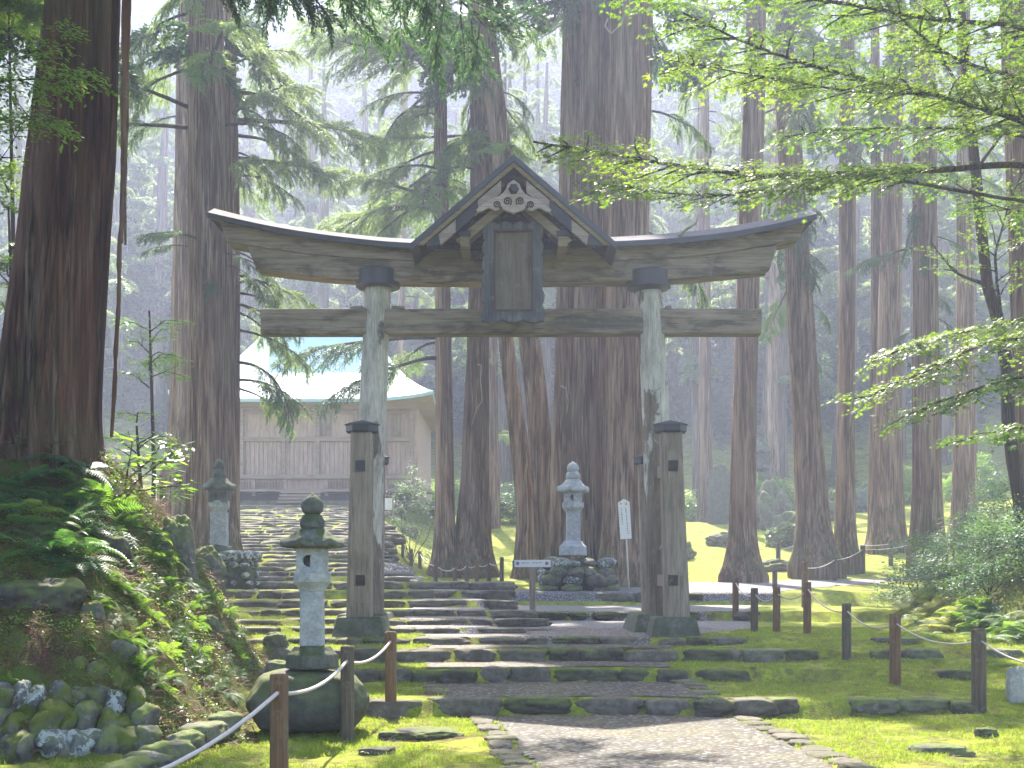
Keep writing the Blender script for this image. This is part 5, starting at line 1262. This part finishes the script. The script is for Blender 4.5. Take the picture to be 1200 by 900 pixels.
# left side: young broadleaf branches in front of the trunk and bright ones behind
BT = [tpl_broad(seed=k) for k in range(4)]
lx = -8.2; ly = 13.2; lz = float(Gz(lx, ly))
lt = thing('young_tree', (lx, ly, lz), 'young broadleaf tree reaching bright green sprays in front of the huge cedar', 'tree')
tube([(lx, ly, lz-.3), (lx+.1, ly, lz+2), (lx+.4, ly, lz+4.5), (lx+.5, ly, lz+6.5)], [.12, .1, .07, .03], 12, noise=.1).obj('trunk', M['limb'], lt, smooth=True)
def llimb(pts, Y0, Y1, rad, seed, spread, dens, mat='broad', **k):
    q = pline(pts, Y0, Y1); s0 = np.array([np.interp(q[0][2], [lz, lz+2, lz+4.5, lz+6.5], [lx, lx+.1, lx+.4, lx+.5]), ly, q[0][2]-.2])
    return leafy_limb([s0]+q, rad, seed, BT, spread, dens, lt, mat, **k)
llimb([(-60, 110), (0, 95), (50, 92), (85, 90), (112, 92)], 13.2, 12.6, .018, 1, .5, 60, start=.35)
llimb([(-50, 100), (20, 70), (60, 50), (82, 32)], 13.4, 12.8, .015, 2, .4, 50, start=.4)
llimb([(-60, 160), (-10, 140), (30, 135), (75, 146)], 13.0, 12.6, .016, 3, .5, 60, start=.35)
llimb([(-40, 230), (0, 190), (25, 150), (40, 115)], 13.3, 12.8, .014, 4, .3, 16, start=.4)
# yellow green understorey behind the big cedar, left
for k, (px, py, Y, w, h, sd, mt, lb) in enumerate([(10, 10, 24, 90, 60, 3, 'maple', 'sunlit yellow green maple spray high at the top left corner'), (10, 290, 22, 60, 160, 4, 'maple', 'bright green maple behind the big cedar at the left edge'),
                                       (175, 400, 27, 60, 120, 6, 'broad', 'green understorey shrub right of the big cedar'), (160, 520, 23, 70, 70, 5, 'broad', 'bright leafy bush on the crest of the bank right of the big cedar')]):
    c = P(px, py, Y); gz = float(Gz(c[0], Y)); t = thing('young_maple' if mt == 'maple' else 'leafy_bush', (c[0], Y, gz), lb, 'young tree' if mt == 'maple' else 'bush')
    s = F/Y; W, H_ = w/s, h/s
    tube([(c[0], Y, gz-.2), (c[0]+.1, Y, (gz+c[2])/2), (c[0], Y, c[2]+H_*.3)], [.06, .045, .02], 8).obj('trunk', M['limb'], t, smooth=True)
    r = np.random.default_rng(k)
    for j in range(9 if h > 80 else 6):
        z = c[2]+H_*r.uniform(-.5, .5); aa = r.uniform(0, 6.28); e = np.array([c[0]+math.cos(aa)*W*.6, Y+math.sin(aa)*W*.6, z+r.uniform(-.1, .25)])
        leafy_limb([(c[0], Y, z-.1), (np.array([c[0], Y, z])+e)/2+[0, 0, .06], e], .016, sd*20+j, MT if mt == 'maple' else BT, W*.5, 38, t, mt, start=.15, leafscale=1.15)
# dead white twigs on trunks
def deadtwig(pts, Y, label):
    q = [P(x, y, Y) for x, y in pts]; o = tube(np.stack([np.interp(np.linspace(0, 1, 20), np.linspace(0, 1, len(q)), np.array(q)[:, k]) for k in range(3)], 1), [.028, .022, .01], 7, noise=.4).obj('dead_branch', M['deadwood'], None, smooth=True, loc=q[0])
    return tag(o, label, 'dead branch')
deadtwig([(560, 427), (564, 428), (563, 445), (565, 470), (558, 480), (553, 498)], 45.6, 'bleached dead branch hanging down the trunk of the buttressed cedar')
deadtwig([(657, 452), (663, 455), (666, 470), (664, 485)], 40.2, 'bleached forked dead branch on the central cedar cluster')
deadtwig([(712, 22), (709, 30), (716, 40), (728, 28), (733, 14)], 38.2, 'pale looping bare branch high on the central cedars')
deadtwig([(795, 277), (805, 268), (815, 262), (820, 250)], 21.9, 'broken pale branch lying on the right side of the gate roof')

# ------------------------------------------------------------------ ferns, shrubs, ground plants
FERNS = []
for k in range(4):
    r = np.random.default_rng(k); g = G(); nfr = [9, 7, 8, 6][k]
    fr_ = [tpl_frond(seed=j, droop=.45+.12*j) for j in range(3)]
    for j in range(nfr):
        a = 2*np.pi*j/nfr+r.uniform(-.25, .25); X = np.array([[math.cos(a), math.sin(a), r.uniform(-.05, .35)]])
        g.merge(inst(fr_[j % 3], np.zeros((1, 3)), X, UPV[None], np.array([r.uniform(.7, 1.1)])))
    FERNS.append(g)
FM = {}
def fern(x, y, sc, mat, label, grp, r, tilt=0, z=None):
    k = int(r.integers(4)); key = (k, mat)
    if key not in FM: FM[key] = FERNS[k].mesh('fern', M[mat])
    o = bpy.data.objects.new('fern', FM[key]); COL.objects.link(o)
    o.location = (x, y, float(Gz(x, y))+.01 if z is None else z); 
    ex, ey = float(Gz(x+.2, y)-Gz(x-.2, y))/.4, float(Gz(x, y+.2)-Gz(x, y-.2))/.4
    o.rotation_euler = (max(-.6, min(.6, ey*.5)), -max(-.6, min(.6, ex*.5)), r.uniform(0, 6.28)); o.scale = (sc,)*3
    return tag(o, label, 'fern', grp)
r = np.random.default_rng(31)
def px_scatter(n, x0, x1, y0, y1, cond=None):
    out = []; t = 0
    while len(out) < n and t < n*30:
        t += 1; px, py = r.uniform(x0, x1), r.uniform(y0, y1)
        a = hit(px, py, 8, 45)
        if cond is None or cond(px, py, a): out.append(a)
    return out
def in_poly(px, py, poly):
    c = False; n = len(poly)
    for i in range(n):
        (x1, y1), (x2, y2) = poly[i], poly[(i+1) % n]
        if (y1 > py) != (y2 > py) and px < (x2-x1)*(py-y1)/(y2-y1)+x1: c = not c
    return c
pa_ = [(0, 520), (60, 520), (130, 560), (120, 600), (130, 650), (60, 680), (0, 660)]
for a in px_scatter(34, -20, 140, 520, 680, lambda x, y, a: in_poly(x, y, pa_) and a[1] < 22): fern(a[0], a[1], r.uniform(.7, 1.15), 'fern_dark' if r.random() < .7 else 'fern', 'one of the big dark green ferns massed below the huge cedar', 'big ferns below the huge cedar', r)
pb_ = [(130, 530), (200, 560), (225, 640), (290, 700), (290, 800), (230, 840), (160, 800), (130, 740), (100, 690), (120, 620)]
for a in px_scatter(150, 90, 295, 520, 850, lambda x, y, a: in_poly(x, y, pb_) and a[1] < 23): fern(a[0], a[1], r.uniform(.26, .52), 'fern', 'one of the small bright green ferns scattered over the left bank', 'small bright ferns on the left bank', r)
for a in px_scatter(12, 0, 200, 760, 900, lambda x, y, a: a[1] < 14): fern(a[0], a[1], r.uniform(.2, .38), 'fern', 'one of the tiny ferns growing between the stones of the retaining wall', 'tiny ferns on the retaining wall', r)
pc_ = [(1040, 660), (1090, 650), (1130, 700), (1200, 730), (1200, 760), (1120, 745), (1060, 730), (1045, 700)]
for a in px_scatter(70, 1030, 1240, 650, 765, lambda x, y, a: in_poly(min(x, 1199), y, pc_) and 17 < a[1] < 36): fern(a[0], a[1], r.uniform(.6, 1.0), 'fern_sunlit' if a[0]/a[1] < .355 and r.random() < .8 else 'fern', 'one of the ferns along the lower edge of the shrub bed, many tinted golden as if sunlit', 'ferns along the shrub bed', r)
for a in px_scatter(18, 1060, 1240, 740, 790, lambda x, y, a: a[1] < 26): fern(a[0], a[1], r.uniform(.3, .5), 'fern', 'one of the low green ferns at the foot of the shrub bed', 'low ferns at the foot of the bed', r)
# shrub bed
def shrub(x, y, W, H_, seed, label, grp, mat='shrub', name='shrub', dens=1.0, tpl=None, cat='shrub'):
    z = float(Gz(x, y)); t = thing(name, (x, y, z), label, cat, grp); rr = np.random.default_rng(seed)
    n = int(520*W*H_*dens/1.0); th = rr.uniform(0, 2*np.pi, n); u = rr.uniform(-.1, 1, n); rad = (.45+.55*rr.random(n)**.5)
    lump = 1+.7*fbm(np.stack([np.cos(th)*1.3+seed, np.sin(th)*1.3, u*2], -1), 2)
    zz = u*H_; rw = W/2*np.sqrt(np.clip(1-(u*.95)**2, 0, 1))*rad*lump
    pos = np.stack([x+np.cos(th)*rw, y+np.sin(th)*rw, z+zz*lump], 1); X = np.stack([np.cos(th), np.sin(th), rr.uniform(-.3, .6, n)], 1)
    f = G(); tl = tpl or BT
    for k in range(len(tl)):
        m = np.arange(n) % len(tl) == k; f.merge(inst(tl[k], pos[m], X[m], rdir(rr, m.sum())*.5+UPV, rr.uniform(.8, 1.5, m.sum())))
    f.obj('foliage', M[mat], t); g = G()
    for k in range(7):
        a = rr.uniform(0, 6.28); tube(curve((x, y, z-.1), (math.cos(a)*.6, math.sin(a)*.6, 1), H_*.95, 6, .1, .15, rr), np.linspace(.018, .006, 7), 6, g=g)
    g.obj('stems', M['limb'], t, smooth=True); return t
for k, (px, py, Y, W, H_, lb) in enumerate([(1105, 640, 29, 2.3, 1.2, 'bluish green shrub at the left crest of the shrub bed, below the dark olive cedar'), (1150, 640, 26, 2.2, 1.3, 'glossy blue green shrub in the middle of the shrub bed'), (1195, 660, 23.5, 2.2, 1.3, 'blue green shrub at the right edge in front of the bed'), (1075, 655, 29.5, 1.8, .8, 'low shrub at the left end of the shrub bed'), (1190, 610, 29, 2.4, 1.5, 'tall shrub at the back right of the shrub bed'), (1130, 680, 24.5, 1.7, .9, 'small blue green shrub at the front of the shrub bed'), (1240, 690, 22, 2.2, 1.3, 'shrub of the bed just outside the right edge'), (1160, 700, 22.3, 1.3, .7, 'low dark shrub above the ferns tinted as if sunlit')]):
    x = (px-CX)*Y/F; shrub(x, Y, W, H_*.72, 50+k, lb, 'shrubs of the planted bed')
a = hit(486, 660); 
sb = shrub(a[0]-.1, a[1], 1.5, 3.0, 71, 'loose young conifer beside the path to the hall, left of the slender cedars', None, 'shrub', 'young_conifer', .55, cat='young conifer')
for k, (px, py, W, H_, lb) in enumerate([(520, 600, 2.5, 1.6, 'dark bush by the hall behind the slender cedar'), (600, 612, 3, 1.6, 'low bush on the ridge of the bright lawn'), (905, 600, 3, 1.8, 'yellow green bush above the mossy rocks'), (800, 610, 2.6, 1.4, 'hazy bush left of the memorial stone'), (985, 585, 2.6, 1.8, 'hazy bush behind the slim cedar'), (1065, 590, 3, 2, 'sunlit bush behind the wide pale cedar'), (1140, 585, 3, 2, 'bush beneath the hazy sunlit cedar'), (180, 600, 3, 1.6, 'hazy bright bush behind the bank, left of the split cedar'), (930, 640, 2.0, 1.0, 'low green bush in front of the tall mossy rock'), (465, 585, 2.5, 2.2, 'bush at the right corner of the hall'), (860, 598, 2.5, 1.3, 'hazy bush behind the memorial stone')]):
    a = hit(px, py)
    if a[1] > 110 or a[1] < 24: continue
    shrub(a[0], a[1], W, H_, 90+k, lb, 'bushes in the background', 'broad' if k % 3 != 1 else 'shrub', 'bush', .45, [tpl_broad(9, .12, .22, seed=j) for j in range(3)], 'bush')
# broad leaved seedling on the crest with hanging leaves
a = P(150, 560, 16.9); t = thing('broadleaf_sapling', (a[0], 16.9, float(Gz(a[0], 16.9))), 'sapling with large drooping glossy and yellowing leaves on the crest of the left bank', 'sapling')
big = [tpl_broad(5, .15, .12, seed=j+5, w=.36) for j in range(3)]
for k, pts in enumerate([[(148, 575), (165, 560), (180, 548), (205, 530)], [(148, 575), (150, 545), (155, 520), (150, 505)], [(148, 575), (170, 575), (195, 570), (215, 565)], [(148, 575), (130, 555), (118, 535), (110, 530)], [(150, 560), (175, 540), (190, 520), (212, 525)]]):
    leafy_limb([P(x, y, 16.9-.2*j) for j, (x, y) in enumerate(pts)], .014, 200+k, big, .3, 13, t, 'broad' if k != 3 else 'shrub', start=.3)
# ground stuff
def scatter_stuff(n, tpl, pts, sc, mat, name, label, cat, upw=.25, seed=0, off=.0):
    rr = np.random.default_rng(seed); n = len(pts); a = rr.uniform(0, 2*np.pi, n); X = np.stack([np.cos(a), np.sin(a), rr.uniform(-.05, .1, n)], 1)
    p = np.stack([pts[:, 0], pts[:, 1], Gz(pts[:, 0], pts[:, 1])+off], 1); f = G()
    for k in range(len(tpl)):
        m = np.arange(n) % len(tpl) == k; f.merge(inst(tpl[k], p[m], X[m], np.tile(UPV, (m.sum(), 1))+rr.normal(size=(m.sum(), 3))*upw, sc[m]))
    return tag(f.obj(name, M[mat]), label, cat, None, 'stuff')
def blades(seed, n=9):
    rr = np.random.default_rng(seed); V, T = [], []
    for k in range(n):
        b = rr.uniform(-.05, .05, 2); h = rr.uniform(.012, .032); a = rr.uniform(0, 6.28); w = .0035; d = rr.uniform(-.02, .02, 2); i = len(V)
        V += [(b[0]-w*math.cos(a), b[1]-w*math.sin(a), 0), (b[0]+w*math.cos(a), b[1]+w*math.sin(a), 0), (b[0]+d[0], b[1]+d[1], h)]; T.append((i, i+1, i+2))
    return np.array(V), np.array(T), np.zeros((0, 4), int)
rr = np.random.default_rng(77); n = 60000
Yr = 9.5+(24-9.5)*rr.random(n)**.8; xr = rr.uniform(-.42, .42, n)*Yr
ok = (paths(xr, Yr)[3] < .5) & (bank_w(xr, Yr) < .3) & (perlin(np.stack([xr*1.3, Yr*1.3, 0*xr], -1)) > -.12)
pp = np.stack([xr, Yr], 1)[ok]
scatter_stuff(0, [blades(k) for k in range(5)], pp, rr.uniform(.7, 1.5, len(pp)), 'grass', 'moss_grass', 'short bright moss and grass tips on the lawns either side of the path', 'grass')
herb = [tpl_broad(6, .035, .035, seed=k+30) for k in range(4)]
n = 9000; Yr = rr.uniform(10, 24, n); xr = rr.uniform(-.42, .42, n)*Yr
stepd = np.min(np.abs((Yr-wig(xr))[:, None]-np.array([14.9, 17.35, 18.8, 20.0])[None]), 1)
ok = (paths(xr, Yr)[3] < .5) & ((stepd < .10) | (rr.random(n) < .10)) & (bank_w(xr, Yr) < .4)
pp = np.stack([xr, Yr], 1)[ok]; scatter_stuff(0, herb, pp, rr.uniform(.6, 1.4, len(pp)), 'grass', 'ground_herbs', 'little bright weeds along the feet of the stone steps', 'weeds', off=.02)
n = 26000; Yr = rr.uniform(10, 22, n); xr = rr.uniform(-9, -2, n); ok = (bank_w(xr, Yr) > .5) & (fbm(np.stack([xr*1.2, Yr*1.2, 0*xr], -1), 3) > .02)
pp = np.stack([xr, Yr], 1)[ok]; scatter_stuff(0, herb, pp, rr.uniform(.5, 1.3, len(pp)), 'broad', 'bank_herbs', 'small leafy ground cover on the left bank', 'ground cover', .5, off=.02)
n = 16000; Yr = rr.uniform(10, 22, n); xr = rr.uniform(-9, -2, n); ok = (bank_w(xr, Yr) > .5)
lt_ = []
for k in range(4):
    q = np.random.default_rng(k); V, T = [], []
    for j in range(5):
        p = q.uniform(-.1, .1, 3)*[1, 1, .1]; a = q.uniform(0, 6.3); l = q.uniform(.04, .14); d = np.array([math.cos(a), math.sin(a), q.uniform(-.2, .3)])*l; s = np.array([-math.sin(a), math.cos(a), .3])*.004; i = len(V)
        V += [p-s, p+s, p+d]; T.append((i, i+1, i+2))
    lt_.append((np.array(V), np.array(T), np.zeros((0, 4), int)))
pp = np.stack([xr, Yr], 1)[ok]; scatter_stuff(0, lt_, pp, rr.uniform(.7, 1.6, len(pp)), 'litter', 'leaf_litter', 'brown cedar litter and twigs over the left bank', 'leaf litter', .5, off=.015)
n = 9000; Yr = rr.uniform(9.5, 24, n); xr = rr.uniform(-.4, .4, n)*Yr; ok = (bank_w(xr, Yr) < .4) & (Yr < 24)
pp = np.stack([xr, Yr], 1)[ok]; scatter_stuff(0, lt_, pp, rr.uniform(.3, .8, len(pp)), 'litter', 'fallen_twigs', 'scattered fallen twigs and needles on path and moss', 'leaf litter', .1, off=.02)
# ------------------------------------------------------------------ air, light, camera
SUN = np.array([-.14, 1.0, 1.15]); SUN /= np.linalg.norm(SUN)
HAZE = .00175; SUN_E = 5.0; SKY = .15; EXPO = 2.2
ZTOP = 128.0
hz = box((0, 95, 20), (236, 250, 46)).obj('haze', None)
hz.location = (0, 0, 0)
lowest = min(float(np.concatenate(gg.V)[:, 2].min()), -1.8)-1.0
me = hz.data
for v in me.vertices: v.co.z = lowest if v.co.z < 20 else ZTOP
tag(hz, 'pale morning haze filling the wood', 'haze', kind='stuff')
hm = bpy.data.materials.new('haze_air'); hm.use_nodes = True; hm.node_tree.nodes.clear()
o_ = hm.node_tree.nodes.new('ShaderNodeOutputMaterial'); pv = hm.node_tree.nodes.new('ShaderNodeVolumePrincipled')
pv.inputs['Color'].default_value = (.70, .77, 1.0, 1); pv.inputs['Density'].default_value = HAZE; pv.inputs['Anisotropy'].default_value = .35
hm.node_tree.links.new(pv.outputs[0], o_.inputs['Volume']); me.materials.append(hm)

w = bpy.data.worlds.new('World'); scene.world = w; w.use_nodes = True; nt = w.node_tree; nt.nodes.clear()
wo = nt.nodes.new('ShaderNodeOutputWorld'); bg = nt.nodes.new('ShaderNodeBackground'); sk = nt.nodes.new('ShaderNodeTexSky')
sk.sky_type = 'NISHITA'; sk.sun_disc = False; sk.sun_elevation = math.asin(SUN[2]); sk.sun_rotation = math.atan2(SUN[0], SUN[1]); sk.air_density = 1.0; sk.dust_density = 2.5; sk.ozone_density = 1.2
bg.inputs[1].default_value = SKY; nt.links.new(sk.outputs[0], bg.inputs[0]); nt.links.new(bg.outputs[0], wo.inputs[0])
ld = bpy.data.lights.new('sun', 'SUN'); ld.energy = SUN_E; ld.angle = R(.6); ld.color = (1.0, .91, .80)
lo = bpy.data.objects.new('sun', ld); COL.objects.link(lo); lo.rotation_euler = Vector(-SUN).to_track_quat('-Z', 'Y').to_euler(); lo.location = (0, 0, 60)
cd = bpy.data.cameras.new('camera'); cam = bpy.data.objects.new('camera', cd); COL.objects.link(cam); scene.camera = cam
cam.location = (0, 0, 0); cam.rotation_euler = (R(90), 0, 0); cd.sensor_width = 36; cd.lens = 45; cd.shift_y = (HY-450)/1200; cd.clip_end = 1000; cd.clip_start = .1
vs = scene.view_settings; vs.view_transform = 'Standard'; vs.look = 'None'; vs.gamma = 1; vs.use_curve_mapping = False; vs.exposure = EXPO
cy = scene.cycles; cy.use_denoising = True; cy.denoiser = 'OPENIMAGEDENOISE'; cy.denoising_input_passes = 'RGB_ALBEDO_NORMAL'
cy.max_bounces = 5; cy.diffuse_bounces = 3; cy.glossy_bounces = 1; cy.transmission_bounces = 2; cy.volume_bounces = 1; cy.transparent_max_bounces = 4
cy.sample_clamp_indirect = 4; cy.caustics_reflective = False; cy.caustics_refractive = False; cy.use_adaptive_sampling = True; cy.adaptive_threshold = .02
cy.use_fast_gi = False
